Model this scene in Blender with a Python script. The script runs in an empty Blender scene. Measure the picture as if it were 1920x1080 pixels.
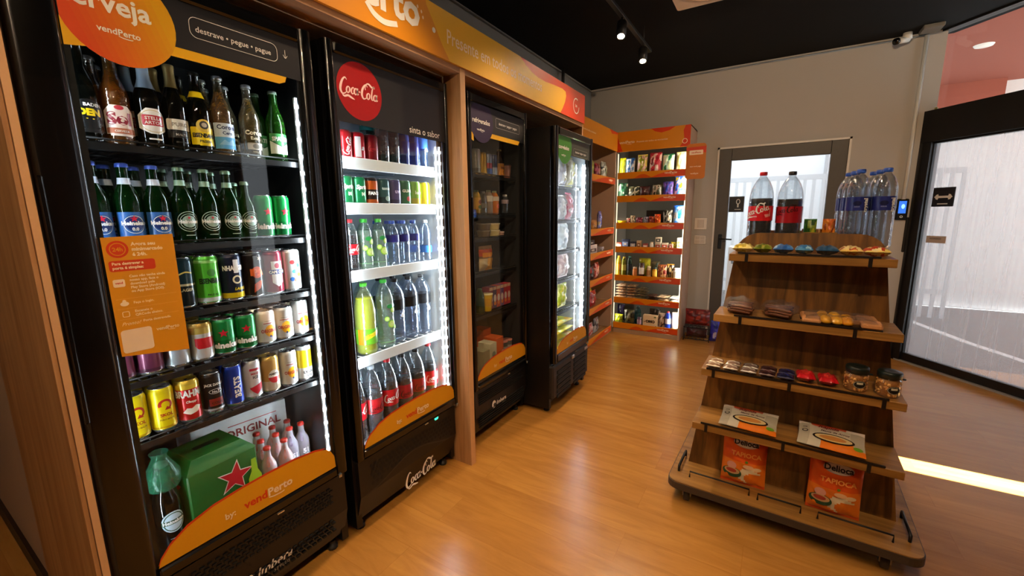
import bpy, math, random
from mathutils import Matrix, Vector
random.seed(7)
S = bpy.context.scene
COL = S.collection
pi = math.pi; sin = math.sin; cos = math.cos

# ------------------------------------------------------------------ camera, sky, sun, exposure
cam = bpy.data.cameras.new('camera'); cam.sensor_width = 36; cam.lens = 786.0*36/1920; cam.clip_start = .02
co = bpy.data.objects.new('camera', cam); COL.objects.link(co); S.camera = co
co.matrix_world = (Matrix.Translation((0, 0, 1.40)) @ Matrix.Rotation(.554686, 4, 'Z') @ Matrix.Rotation(1.398619, 4, 'X')
                   @ Matrix.Rotation(-.0115653, 4, 'Z'))
S.view_settings.view_transform = 'Standard'; S.view_settings.look = 'None'
S.view_settings.exposure = -0.17; S.view_settings.gamma = 1.0; S.view_settings.use_curve_mapping = False
S.cycles.use_denoising = True
S.cycles.max_bounces = 8; S.cycles.diffuse_bounces = 3; S.cycles.glossy_bounces = 4
S.cycles.transmission_bounces = 6; S.cycles.transparent_max_bounces = 24
S.cycles.sample_clamp_indirect = 6.0; S.cycles.caustics_reflective = False; S.cycles.caustics_refractive = False
W = bpy.data.worlds.new('world'); S.world = W; W.use_nodes = True
bg = W.node_tree.nodes['Background']; bg.inputs[0].default_value = (.88, .94, 1, 1); bg.inputs[1].default_value = 3.3

def light(name, kind, loc, energy, color, size=.05, rot=None, target=None, spot=None, size_y=None, blend=.6, spread=None):
    l = bpy.data.lights.new(name, kind); l.energy = energy; l.color = color
    if kind == 'AREA':
        l.size = size
        if size_y: l.shape = 'RECTANGLE'; l.size_y = size_y
        if spread: l.spread = spread
    elif kind == 'SUN': l.angle = size
    else: l.shadow_soft_size = size
    if spot: l.spot_size = spot; l.spot_blend = blend
    o = bpy.data.objects.new(name, l); COL.objects.link(o); o.location = loc
    if target is not None:
        o.rotation_euler = (Vector(target)-Vector(loc)).to_track_quat('-Z', 'Y').to_euler()
    elif rot: o.rotation_euler = rot
    return o
# sun: low from the street side, enters through the tall clear gap of the shop front
light('sun', 'SUN', (6, 3, 6), 110, (.90, .95, 1), size=.006, target=(6-1, 3-.02, 6-1.0))
WARM = (1, .72, .45)

# ------------------------------------------------------------------ materials
def lin(c):
    if isinstance(c, str):
        c = tuple(int(c[i:i+2], 16)/255 for i in (0, 2, 4))
    return tuple((x/12.92 if x <= .04045 else ((x+.055)/1.055)**2.4) for x in c)
MATS = {}
def nt(name):
    m = bpy.data.materials.new(name); m.use_nodes = True
    return m, m.node_tree.nodes, m.node_tree.links, m.node_tree.nodes['Principled BSDF']
def pm(hexc, rough=.5, metal=0., alpha=1., coat=0., bump=0., emis=0., var=.06, scale=30., trans=0., spec=.5):
    """principled material whose colour is gently broken up by procedural noise"""
    k = (hexc, rough, metal, alpha, coat, bump, emis, var, scale, trans, spec)
    if k in MATS: return MATS[k]
    m, N, L, b = nt('surface_'+hexc)
    c = lin(hexc)
    tc = N.new('ShaderNodeTexCoord'); no = N.new('ShaderNodeTexNoise'); no.inputs['Scale'].default_value = scale
    no.inputs['Detail'].default_value = 2
    L.new(tc.outputs['Object'], no.inputs['Vector'])
    mx = N.new('ShaderNodeMix'); mx.data_type = 'RGBA'
    L.new(no.outputs['Fac'], mx.inputs[0])
    mx.inputs[6].default_value = tuple(x*(1-var) for x in c)+(1,)
    mx.inputs[7].default_value = tuple(min(1, x*(1+var)) for x in c)+(1,)
    L.new(mx.outputs[2], b.inputs['Base Color'])
    b.inputs['Roughness'].default_value = rough; b.inputs['Metallic'].default_value = metal
    b.inputs['Alpha'].default_value = alpha; b.inputs['Coat Weight'].default_value = coat
    b.inputs['Specular IOR Level'].default_value = spec
    b.inputs['Transmission Weight'].default_value = trans
    if bump:
        bp = N.new('ShaderNodeBump'); bp.inputs['Strength'].default_value = bump; bp.inputs['Distance'].default_value = .003
        L.new(no.outputs['Fac'], bp.inputs['Height']); L.new(bp.outputs['Normal'], b.inputs['Normal'])
    if emis:
        b.inputs['Emission Color'].default_value = c+(1,); b.inputs['Emission Strength'].default_value = emis
    MATS[k] = m; return m
def emit(hexc, st):
    k = ('e', hexc, st)
    if k in MATS: return MATS[k]
    m, N, L, b = nt('lamp_'+hexc); b.inputs['Base Color'].default_value = (0, 0, 0, 1)
    b.inputs['Emission Color'].default_value = lin(hexc)+(1,); b.inputs['Emission Strength'].default_value = st
    MATS[k] = m; return m
def wood(name, c1, c2, axis='Z', scale=1., rough=.4, coat=0.):
    k = ('w', name)
    if k in MATS: return MATS[k]
    m, N, L, b = nt(name)
    tc = N.new('ShaderNodeTexCoord'); mp = N.new('ShaderNodeMapping')
    s = {'Z': (14, 14, .9), 'X': (.9, 14, 14), 'Y': (14, .9, 14)}[axis]
    mp.inputs['Scale'].default_value = tuple(x*scale for x in s)
    L.new(tc.outputs['Object'], mp.inputs['Vector'])
    n1 = N.new('ShaderNodeTexNoise'); n1.inputs['Scale'].default_value = 1.6; n1.inputs['Detail'].default_value = 6
    n1.inputs['Distortion'].default_value = .6
    L.new(mp.outputs[0], n1.inputs['Vector'])
    n2 = N.new('ShaderNodeTexNoise'); n2.inputs['Scale'].default_value = 9; n2.inputs['Detail'].default_value = 3
    L.new(mp.outputs[0], n2.inputs['Vector'])
    r = N.new('ShaderNodeValToRGB'); r.color_ramp.elements[0].position = .36; r.color_ramp.elements[1].position = .64
    r.color_ramp.elements[0].color = lin(c1)+(1,); r.color_ramp.elements[1].color = lin(c2)+(1,)
    L.new(n1.outputs['Fac'], r.inputs[0])
    mx = N.new('ShaderNodeMix'); mx.data_type = 'RGBA'; mx.blend_type = 'MULTIPLY'; mx.inputs[0].default_value = .35
    L.new(r.outputs[0], mx.inputs[6]); L.new(n2.outputs['Fac'], mx.inputs[7])
    L.new(mx.outputs[2], b.inputs['Base Color']); b.inputs['Roughness'].default_value = rough
    b.inputs['Coat Weight'].default_value = coat
    MATS[k] = m; return m
def floor_mat():
    m, N, L, b = nt('laminate_floor')
    tc = N.new('ShaderNodeTexCoord')
    br = N.new('ShaderNodeTexBrick'); br.offset = .37; br.offset_frequency = 2
    br.inputs['Scale'].default_value = 1; br.inputs['Brick Width'].default_value = 1.22; br.inputs['Row Height'].default_value = .185
    br.inputs['Mortar Size'].default_value = .0012; br.inputs['Mortar Smooth'].default_value = .3; br.inputs['Bias'].default_value = 0
    br.inputs['Color1'].default_value = (.30, .30, .30, 1); br.inputs['Color2'].default_value = (.62, .62, .62, 1)
    br.inputs['Mortar'].default_value = (0, 0, 0, 1)
    L.new(tc.outputs['Object'], br.inputs['Vector'])
    mp = N.new('ShaderNodeMapping'); mp.inputs['Scale'].default_value = (1.6, 11, 1)
    ad = N.new('ShaderNodeVectorMath'); ad.operation = 'MULTIPLY_ADD'; ad.inputs[1].default_value = (7, 5, 3)
    L.new(br.outputs['Color'], ad.inputs[0]); L.new(tc.outputs['Object'], ad.inputs[2])
    L.new(ad.outputs[0], mp.inputs['Vector'])
    n1 = N.new('ShaderNodeTexNoise'); n1.inputs['Scale'].default_value = 1.5; n1.inputs['Detail'].default_value = 7
    n1.inputs['Distortion'].default_value = .9; n1.inputs['Roughness'].default_value = .6
    L.new(mp.outputs[0], n1.inputs['Vector'])
    r = N.new('ShaderNodeValToRGB'); r.color_ramp.elements[0].position = .22; r.color_ramp.elements[1].position = .76
    r.color_ramp.elements[0].color = lin('A66E30')+(1,); r.color_ramp.elements[1].color = lin('C88E42')+(1,)
    L.new(n1.outputs['Fac'], r.inputs[0])
    mx = N.new('ShaderNodeMix'); mx.data_type = 'RGBA'; mx.blend_type = 'SOFT_LIGHT'; mx.inputs[0].default_value = .30
    L.new(r.outputs[0], mx.inputs[6]); L.new(br.outputs['Color'], mx.inputs[7])
    L.new(mx.outputs[2], b.inputs['Base Color'])
    b.inputs['Roughness'].default_value = .26; b.inputs['Specular IOR Level'].default_value = .5
    bp = N.new('ShaderNodeBump'); bp.inputs['Strength'].default_value = .25; bp.inputs['Distance'].default_value = .001
    L.new(br.outputs['Fac'], bp.inputs['Height']); bp.invert = True
    L.new(bp.outputs['Normal'], b.inputs['Normal'])
    return m
def pane(name, tint, refl=.08, diffuse=0., dcol=(.9, .93, .95), streak=False):
    """a thin sheet of glass: mostly see-through, a little mirror, optionally a frosted share"""
    k = ('pane', name)
    if k in MATS: return MATS[k]
    m, N, L, b = nt(name); out = N['Material Output']
    t = N.new('ShaderNodeBsdfTransparent'); t.inputs[0].default_value = tuple(tint)+(1,)
    g = N.new('ShaderNodeBsdfGlossy'); g.inputs['Roughness'].default_value = .02
    lw = N.new('ShaderNodeLayerWeight'); lw.inputs[0].default_value = .25
    mul = N.new('ShaderNodeMath'); mul.operation = 'MULTIPLY_ADD'; mul.inputs[1].default_value = refl*4; mul.inputs[2].default_value = refl*.5
    L.new(lw.outputs['Fresnel'], mul.inputs[0])
    cur = t
    if diffuse:
        d = N.new('ShaderNodeBsdfTranslucent'); d.inputs[0].default_value = tuple(dcol)+(1,)
        d2 = N.new('ShaderNodeBsdfDiffuse'); d2.inputs[0].default_value = tuple(dcol)+(1,)
        dm = N.new('ShaderNodeMixShader'); dm.inputs[0].default_value = .25
        L.new(d.outputs[0], dm.inputs[1]); L.new(d2.outputs[0], dm.inputs[2])
        a = N.new('ShaderNodeMixShader'); a.inputs[0].default_value = diffuse
        if streak:
            tc = N.new('ShaderNodeTexCoord'); mp = N.new('ShaderNodeMapping'); mp.inputs['Scale'].default_value = (20, 20, .6)
            L.new(tc.outputs['Object'], mp.inputs['Vector'])
            no = N.new('ShaderNodeTexNoise'); no.inputs['Scale'].default_value = 2; no.inputs['Detail'].default_value = 5
            L.new(mp.outputs[0], no.inputs['Vector'])
            ma = N.new('ShaderNodeMath'); ma.operation = 'MULTIPLY_ADD'; ma.inputs[1].default_value = .22; ma.inputs[2].default_value = diffuse-.11
            ma.use_clamp = True
            L.new(no.outputs['Fac'], ma.inputs[0]); L.new(ma.outputs[0], a.inputs[0])
        L.new(t.outputs[0], a.inputs[1]); L.new(dm.outputs[0], a.inputs[2]); cur = a
    mx = N.new('ShaderNodeMixShader')
    L.new(mul.outputs[0], mx.inputs[0]); L.new(cur.outputs[0], mx.inputs[1]); L.new(g.outputs[0], mx.inputs[2])
    L.new(mx.outputs[0], out.inputs['Surface'])
    MATS[k] = m; return m
def bottle_glass(hexc, dens=.7, rough=.06, edge=.5):
    """coloured glass or PET wall: a share of it is coloured, the rest lets the background through"""
    k = ('bg', hexc, dens, rough, edge)
    if k in MATS: return MATS[k]
    m, N, L, b = nt('glass_'+hexc); out = N['Material Output']
    c = lin(hexc)
    b.inputs['Base Color'].default_value = c+(1,); b.inputs['Roughness'].default_value = rough
    b.inputs['Coat Weight'].default_value = .5; b.inputs['Coat Roughness'].default_value = .03
    t = N.new('ShaderNodeBsdfTransparent'); t.inputs[0].default_value = tuple(.35+.65*x**.5 for x in c)+(1,)
    lw = N.new('ShaderNodeLayerWeight'); lw.inputs[0].default_value = .45
    ma = N.new('ShaderNodeMath'); ma.operation = 'MULTIPLY_ADD'; ma.inputs[1].default_value = edge; ma.inputs[2].default_value = dens; ma.use_clamp = True
    L.new(lw.outputs['Facing'], ma.inputs[0])
    mx = N.new('ShaderNodeMixShader'); L.new(ma.outputs[0], mx.inputs[0])
    L.new(t.outputs[0], mx.inputs[1]); L.new(b.outputs[0], mx.inputs[2]); L.new(mx.outputs[0], out.inputs['Surface'])
    MATS[k] = m; return m

def clear_pet(hexc, body=.10):
    """clear plastic bottle wall: see-through, creased glints, denser towards its silhouette"""
    k = ('pet', hexc, body)
    if k in MATS: return MATS[k]
    m, N, L, b = nt('clear_bottle_'+hexc); out = N['Material Output']; c = lin(hexc)
    t = N.new('ShaderNodeBsdfTransparent'); t.inputs[0].default_value = tuple(.55+.45*x for x in c)+(1,)
    g = N.new('ShaderNodeBsdfGlossy'); g.inputs['Roughness'].default_value = .06; g.inputs['Color'].default_value = (.95, .97, 1, 1)
    d = N.new('ShaderNodeBsdfDiffuse'); d.inputs[0].default_value = c+(1,)
    tc = N.new('ShaderNodeTexCoord'); no = N.new('ShaderNodeTexNoise'); no.inputs['Scale'].default_value = 70; no.inputs['Detail'].default_value = 2
    L.new(tc.outputs['Object'], no.inputs['Vector'])
    bp = N.new('ShaderNodeBump'); bp.inputs['Strength'].default_value = .5; bp.inputs['Distance'].default_value = .004
    L.new(no.outputs['Fac'], bp.inputs['Height']); L.new(bp.outputs['Normal'], g.inputs['Normal'])
    lw = N.new('ShaderNodeLayerWeight'); lw.inputs[0].default_value = .35
    m1 = N.new('ShaderNodeMix'); m1.data_type = 'FLOAT'; m1.inputs[2].default_value = .10; m1.inputs[3].default_value = .65
    L.new(lw.outputs['Facing'], m1.inputs[0])
    gd = N.new('ShaderNodeMixShader'); gd.inputs[0].default_value = body; L.new(t.outputs[0], gd.inputs[1]); L.new(d.outputs[0], gd.inputs[2])
    mx = N.new('ShaderNodeMixShader'); L.new(m1.outputs[0], mx.inputs[0]); L.new(gd.outputs[0], mx.inputs[1]); L.new(g.outputs[0], mx.inputs[2])
    L.new(mx.outputs[0], out.inputs['Surface']); MATS[k] = m; return m

# ------------------------------------------------------------------ lettering and mesh builder
_T = {}
def text2d(s, size=.02, bold=0., align='CENTER', shear=0., sx=1., space=1.):
    k = (s, round(size, 4), bold, align, shear, sx, space)
    if k in _T: return _T[k]
    cu = bpy.data.curves.new('t', 'FONT'); cu.body = s; cu.size = size; cu.offset = bold*size; cu.align_x = align
    cu.shear = shear; cu.resolution_u = 2; cu.space_character = space
    o = bpy.data.objects.new('t', cu); COL.objects.link(o)
    me = bpy.data.meshes.new_from_object(o.evaluated_get(bpy.context.evaluated_depsgraph_get()))
    V = [(v.co.x*sx, v.co.y) for v in me.vertices]; F = [tuple(p.vertices) for p in me.polygons]
    bpy.data.objects.remove(o); bpy.data.curves.remove(cu); bpy.data.meshes.remove(me)
    _T[k] = (V, F); return V, F
def stroke2d(paths, w):
    """brush strokes: paths of (x, y, width factor), smoothed, as quads"""
    V = []; F = []
    for P in paths:
        pts = []
        n = len(P)
        for i in range(n-1):
            p0 = P[max(i-1, 0)]; p1 = P[i]; p2 = P[i+1]; p3 = P[min(i+2, n-1)]
            for t in (0, .2, .4, .6, .8):
                a = [.5*((2*p1[j])+(-p0[j]+p2[j])*t+(2*p0[j]-5*p1[j]+4*p2[j]-p3[j])*t*t+(-p0[j]+3*p1[j]-3*p2[j]+p3[j])*t**3) for j in range(3)]
                pts.append(a)
        pts.append(list(P[-1]))
        b = len(V)
        for i, p in enumerate(pts):
            q = pts[max(i-1, 0)]; r = pts[min(i+1, len(pts)-1)]
            dx, dy = r[0]-q[0], r[1]-q[1]; d = math.hypot(dx, dy) or 1
            h = w*p[2]/2
            V += [(p[0]-dy/d*h, p[1]+dx/d*h), (p[0]+dy/d*h, p[1]-dx/d*h)]
        for i in range(len(pts)-1):
            F.append((b+2*i, b+2*i+1, b+2*i+3, b+2*i+2))
    return V, F
def script_logo(width):
    """the flowing red-and-white cola lettering as brush strokes, centred, given total width"""
    C1 = [(1.9, 4.7, .5), (1.3, 5.3, 1.), (.5, 4.6, 1.6), (-.1, 3.0, 2.2), (-.2, 1.4, 2.2), (.5, .35, 1.6), (1.5, .6, 1.), (2.1, 1.3, .5)]
    tail = [(.3, .4, .8), (1.2, -.35, 1.5), (2.6, .1, 1.8), (3.9, -.3, 1.8), (5.2, -.7, .6)]
    def o(x, y, s=1.): return [(x+.55*s, y+2.0*s, .8), (x, y+1.5*s, 1.5), (x-.1, y+.6*s, 1.6), (x+.45*s, y, 1.), (x+1.0*s, y+.6*s, 1.3), (x+1.0*s, y+1.5*s, 1.4), (x+.55*s, y+2.0*s, .8)]
    def c(x, y): return [(x+1.1, y+1.6, .9), (x+.7, y+2., .9), (x+.1, y+1.4, 1.5), (x+.05, y+.5, 1.5), (x+.5, y, 1.), (x+1.2, y+.5, .6)]
    def a(x, y): return [o(x, y), [(x+1.2, y+2.1, 1.3), (x+1.05, y+.9, 1.5), (x+1.2, y+.1, 1.1), (x+1.7, y+.5, .5)]]
    P = [C1, tail, o(2.1, .9), c(3.75, .9)] + a(5.0, .9)
    P += [[(6.7, 2.0, 1.4), (7.2, 2.15, 1.4)]]
    C2 = [(9.9, 4.2, .5), (9.5, 4.9, 1.), (8.7, 4.4, 1.6), (8.0, 3.0, 2.2), (7.9, 1.4, 2.2), (8.6, .35, 1.5), (9.6, .7, .8), (10, 1.4, .4)]
    loop = [(9.2, 3.2, .7), (9.1, 4.2, .9), (9.6, 5.2, .9), (10.6, 5.3, 1.6), (11.8, 4.6, 1.9), (13.0, 4.9, .6)]
    P += [C2, loop, o(10.0, .5)]
    P += [[(12.9, 4.3, .7), (12.5, 5.0, .8), (12.0, 3.8, 1.5), (11.8, 1.9, 1.5), (12.0, .7, 1.3), (12.6, .7, .6)]]
    P += a(12.8, .5)
    k = width/14.9
    P = [[((x-.3-7.2+.12*y)*k, (y-2.2)*k, w) for x, y, w in p] for p in P]
    return stroke2d(P, .36*k)

class B:
    def __init__(s): s.v = []; s.f = []; s.m = []; s.sm = []; s.mats = []
    def mi(s, m):
        if m not in s.mats: s.mats.append(m)
        return s.mats.index(m)
    def add(s, V, F, mat, smooth=False):
        b = len(s.v); s.v += [tuple(v) for v in V]; i = s.mi(mat)
        for f in F: s.f.append(tuple(b+k for k in f)); s.m.append(i); s.sm.append(smooth)
        return s
    def box(s, x0, x1, y0, y1, z0, z1, mat, c=0.):
        if c <= 0:
            V = [(x, y, z) for z in (z0, z1) for y in (y0, y1) for x in (x0, x1)]
            return s.add(V, [(0, 2, 3, 1), (4, 5, 7, 6), (0, 1, 5, 4), (2, 6, 7, 3), (0, 4, 6, 2), (1, 3, 7, 5)], mat)
        V = []; X = (x0, x1); Y = (y0, y1); Z = (z0, z1)
        idx = {}
        for ix in (0, 1):
            for iy in (0, 1):
                for iz in (0, 1):
                    dx = c if ix == 0 else -c; dy = c if iy == 0 else -c; dz = c if iz == 0 else -c
                    for a, p in enumerate(((X[ix], Y[iy]+dy, Z[iz]+dz), (X[ix]+dx, Y[iy], Z[iz]+dz), (X[ix]+dx, Y[iy]+dy, Z[iz]))):
                        idx[ix, iy, iz, a] = len(V); V.append(p)
        F = []
        for i in (0, 1):
            q = [idx[i, 0, 0, 0], idx[i, 1, 0, 0], idx[i, 1, 1, 0], idx[i, 0, 1, 0]]; F.append(tuple(q[::-1] if i == 0 else q))
            q = [idx[0, i, 0, 1], idx[1, i, 0, 1], idx[1, i, 1, 1], idx[0, i, 1, 1]]; F.append(tuple(q if i == 0 else q[::-1]))
            q = [idx[0, 0, i, 2], idx[1, 0, i, 2], idx[1, 1, i, 2], idx[0, 1, i, 2]]; F.append(tuple(q[::-1] if i == 0 else q))
        for i in (0, 1):
            for j in (0, 1):
                F.append((idx[i, j, 0, 0], idx[i, j, 1, 0], idx[i, j, 1, 1], idx[i, j, 0, 1]))
                F.append((idx[0, i, j, 1], idx[1, i, j, 1], idx[1, i, j, 2], idx[0, i, j, 2]))
                F.append((idx[i, 0, j, 0], idx[i, 1, j, 0], idx[i, 1, j, 2], idx[i, 0, j, 2]))
                for k in (0, 1): F.append((idx[i, j, k, 0], idx[i, j, k, 1], idx[i, j, k, 2]))
        return s.add(V, F, mat)
    def prism(s, pts, y0, y1, mat, axis='y', smooth=False, side=None):
        """outline (a,b) extruded: axis y -> (x,z) outline, x -> (y,z), z -> (x,y)"""
        n = len(pts)
        g = {'y': lambda p, d: (p[0], d, p[1]), 'x': lambda p, d: (d, p[0], p[1]), 'z': lambda p, d: (p[0], p[1], d)}[axis]
        V = [g(p, y0) for p in pts]+[g(p, y1) for p in pts]
        s.add(V, [tuple(range(n)), tuple(range(2*n-1, n-1, -1))], mat)
        return s.add(V, [(i, i+n, (i+1) % n+n, (i+1) % n) for i in range(n)], side or mat, smooth)
    def sheet(s, V2, F, mat, y=0., x0=0., z0=0., rot=0.):
        """flat decal in the XZ plane facing -Y"""
        c, d = cos(rot), sin(rot)
        return s.add([(x0+a*c-b*d, y, z0+a*d+b*c) for a, b in V2], F, mat)
    def poly(s, pts, mat, y=0.): return s.sheet(pts, [tuple(range(len(pts)))], mat, y)
    def wrap(s, V2, F, mat, r, z0, ang=0., eps=.0006, cx=0., cy=0.):
        """decal bent round an upright cylinder, front (-Y) at ang 0"""
        R = r+eps
        return s.add([(cx+R*sin(ang+a/r), cy-R*cos(ang+a/r), z0+b) for a, b in V2], F, mat)
    def cpoly(s, out, mat, r, z0, ang=0., eps=.0005):
        cx = sum(p[0] for p in out)/len(out); cy = sum(p[1] for p in out)/len(out)
        R_ = []
        for i, p in enumerate(out):
            q = out[(i+1) % len(out)]; k = max(1, min(12, int(abs(q[0]-p[0])/.005+.999)))
            R_ += [(p[0]+(q[0]-p[0])*j/k, p[1]+(q[1]-p[1])*j/k) for j in range(k)]
        out = R_; n = len(out)
        V = [(cx, cy)]; F = []
        K = 5
        for k in range(1, K+1):
            V += [(cx+(p[0]-cx)*k/K, cy+(p[1]-cy)*k/K) for p in out]
        for i in range(n):
            j = (i+1) % n; F.append((0, 1+i, 1+j))
            for k in range(K-1): F.append((1+k*n+i, 1+(k+1)*n+i, 1+(k+1)*n+j, 1+k*n+j))
        return s.wrap(V, F, mat, r, z0, ang, eps)
    def cband(s, r, z0, z1, mat, a0=-pi, a1=pi, eps=.0003, n=24, r1=None):
        V = []; F = []
        for i in range(n+1):
            a = a0+(a1-a0)*i/n
            for z, R in ((z0, r), (z1, r1 or r)): V.append(((R+eps)*sin(a), -(R+eps)*cos(a), z))
        F = [(2*i, 2*i+2, 2*i+3, 2*i+1) for i in range(n)]
        return s.add(V, F, mat, True)
    def lathe(s, prof, mat, seg=20, cx=0., cy=0., smooth=True):
        """prof: (r, z[, material for the band above])"""
        V = []
        for p in prof:
            for k in range(seg):
                a = 2*pi*k/seg; V.append((cx+p[0]*sin(a), cy-p[0]*cos(a), p[1]))
        for i in range(len(prof)-1):
            mm = prof[i][2] if len(prof[i]) > 2 else mat
            s.add([], [], mm)
            b = s.mi(mm)
        b0 = len(s.v); s.v += V
        for i in range(len(prof)-1):
            mm = s.mi(prof[i][2] if len(prof[i]) > 2 else mat)
            for k in range(seg):
                j = (k+1) % seg
                s.f.append((b0+i*seg+k, b0+i*seg+j, b0+(i+1)*seg+j, b0+(i+1)*seg+k)); s.m.append(mm); s.sm.append(smooth)
        return s
    def tube(s, path, r, mat, seg=8, closed=False):
        P = [Vector(p) for p in path]; n = len(P); rings = []
        up = None
        for i in range(n):
            if closed: t = (P[(i+1) % n]-P[i-1])
            else: t = P[min(i+1, n-1)]-P[max(i-1, 0)]
            t.normalize()
            if up is None or abs(up.dot(t)) > .99: up = Vector((0, 0, 1)) if abs(t.z) < .9 else Vector((1, 0, 0))
            a = t.cross(up).normalized(); b_ = a.cross(t); up = b_
            rings.append([P[i]+r*(cos(2*pi*k/seg)*a+sin(2*pi*k/seg)*b_) for k in range(seg)])
        V = [v for q in rings for v in q]
        F = []
        m = n if closed else n-1
        for i in range(m):
            for k in range(seg):
                F.append((i*seg+k, i*seg+(k+1) % seg, ((i+1) % n)*seg+(k+1) % seg, ((i+1) % n)*seg+k))
        if not closed: F += [tuple(range(seg-1, -1, -1)), tuple((n-1)*seg+k for k in range(seg))]
        return s.add(V, F, mat, True)
    def xf(s, M, i0=0):
        for i in range(i0, len(s.v)):
            s.v[i] = tuple(M @ Vector(s.v[i]))
        return s
    def mesh(s, name):
        me = bpy.data.meshes.new(name); me.from_pydata(s.v, [], s.f)
        for m in s.mats: me.materials.append(m)
        me.polygons.foreach_set('material_index', s.m); me.polygons.foreach_set('use_smooth', s.sm); me.update()
        return me
    def build(s, name, parent=None, bevel=0.):
        o = bpy.data.objects.new(name, s.mesh(name)); COL.objects.link(o); o.parent = parent
        if bevel:
            md = o.modifiers.new('bevel', 'BEVEL'); md.width = bevel; md.segments = 2; md.limit_method = 'ANGLE'; md.angle_limit = .7
        return o
def thing(name, label, cat, loc=(0, 0, 0), rz=0., group=None):
    o = bpy.data.objects.new(name, None); COL.objects.link(o); o.location = loc; o.rotation_euler = (0, 0, rz)
    o.empty_display_size = .05; o['label'] = label; o['category'] = cat
    if group: o['group'] = group
    return o
def tag(o, label, cat, group=None):
    o['label'] = label; o['category'] = cat
    if group: o['group'] = group
    return o
def struct(o): o['kind'] = 'structure'; return o
def rrect(x0, x1, z0, z1, r, n=5, corners=(1, 1, 1, 1)):
    pts = []
    for (cx, cz, a0, on) in ((x1-r, z0+r, -90, corners[1]), (x1-r, z1-r, 0, corners[2]), (x0+r, z1-r, 90, corners[3]), (x0+r, z0+r, 180, corners[0])):
        if on:
            for k in range(n+1):
                a = math.radians(a0+90*k/n); pts.append((cx+r*cos(a), cz+r*sin(a)))
        else:
            pts.append((x1 if cx > (x0+x1)/2 else x0, z1 if cz > (z0+z1)/2 else z0))
    return pts
def ring(out, inn):
    n = len(out); return out+inn, [(i, (i+1) % n, n+(i+1) % n, n+i) for i in range(n)]
def ell(cx, cz, rx, rz, n=28): return [(cx+rx*cos(2*pi*k/n), cz+rz*sin(2*pi*k/n)) for k in range(n)]
def star(cx, cz, R, n=5, q=.42, a0=90):
    return [(cx+(R if k % 2 == 0 else R*q)*cos(math.radians(a0+180*k/n)), cz+(R if k % 2 == 0 else R*q)*sin(math.radians(a0+180*k/n))) for k in range(2*n)]

# ------------------------------------------------------------------ room shell
WALL = pm('B0ACA6', .85, var=.03, scale=3); WALLP = pm('B49B86', .8, var=.03, scale=3); BLACK = pm('060505', .8, var=.1, spec=.2)
FLOOR = floor_mat(); TRIMW = pm('D9D4CC', .5); FRM = pm('2A2726', .35, coat=.1)
OAK = wood('oak_laminate', 'B07C4C', 'CF9C68', 'Z', rough=.45); OAKX = wood('oak_laminate_long', 'A87850', 'C89A70', 'X', rough=.45)
def wall(name, pts, z0, z1, t, mat):
    """wall slab along the line pts[0]->pts[1]; thickness t to the left of the direction"""
    (ax, ay), (bx, by) = pts; d = math.hypot(bx-ax, by-ay); nx, ny = -(by-ay)/d*t, (bx-ax)/d*t
    return struct(B().prism([(ax, ay), (bx, by), (bx+nx, by+ny), (ax+nx, ay+ny)], z0, z1, mat, 'z').build(name))
struct(B().box(-4.6, 4.2, -3.1, 5.2, -.06, 0, FLOOR).build('floor'))
struct(B().prism([(-4.7, -3.2), (4.1, -3.2), (4.1, 1.6), (1.19, 5.35), (-4.7, 5.35)], 2.9, 2.98, BLACK, 'z').build('ceiling'))
wall('wall_left', [(-2.04, .27), (-2.04, 5.35)], 0, 2.9, .12, pm('8E8C86', .85, var=.03, scale=3))
FX, FY = 1.129, 5.191; UX, UY = .626, -.78        # shop front: start point and direction along the floor
def fp(s, d=0.): return (FX+UX*s+.78*d, FY+UY*s+.626*d)
# back wall with the opening for the rear door
bw = B(); bw.box(-2.04, -.575, 5.2, 5.35, 0, 2.9, WALL); bw.box(.565, 1.12, 5.2, 5.35, 0, 2.9, WALL); bw.box(-.575, .565, 5.2, 5.35, 2.09, 2.9, WALL)
struct(bw.build('wall_back'))
wall('wall_side', [(-2.06, .245), (-4.6, .245)], 0, 2.9, -.14, WALLP)
struct(B().box(-4.6, -2.06, .232, .245, 0, .075, pm('2B1A10', .5)).build('baseboard_side'))
wall('wall_far', [(-4.6, .245), (-4.6, -3.1)], 0, 2.9, -.1, WALLP)
wall('wall_rear', [(-4.6, -3.1), (4.0, -3.1)], 0, 2.9, -.1, WALLP)
wall('wall_right', [(4.0, -3.1), fp(4.55)], 0, 2.9, -.1, WALLP)
# thin metal conduit along the top of the walls
def named_tube(name, label, cat, path, r, m, parent=None, seg=8):
    return tag(B().tube(path, r, m, seg).build(name, parent), label, cat)
CON = pm('8C8C88', .4, .6)
named_tube('conduit', 'thin grey conduit along the top of the left and back walls', 'conduit', [(-2.03, .3, 2.875), (-2.03, 5.19, 2.875), (1.0, 5.19, 2.875)], .007, CON)
named_tube('wall_pipe', 'short dark grey vertical pipe above the orange header in the left corner', 'pipe', [(-1.98, 4.25, 2.32), (-1.98, 4.25, 2.88)], .018, pm('4A4A48', .5))
named_tube('pipe', 'white vertical pipe between the back wall and the shop front', 'pipe', [(.985, 5.175, 1.5), (.985, 5.175, 2.87)], .016, pm('C9CBC8', .35))

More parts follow.
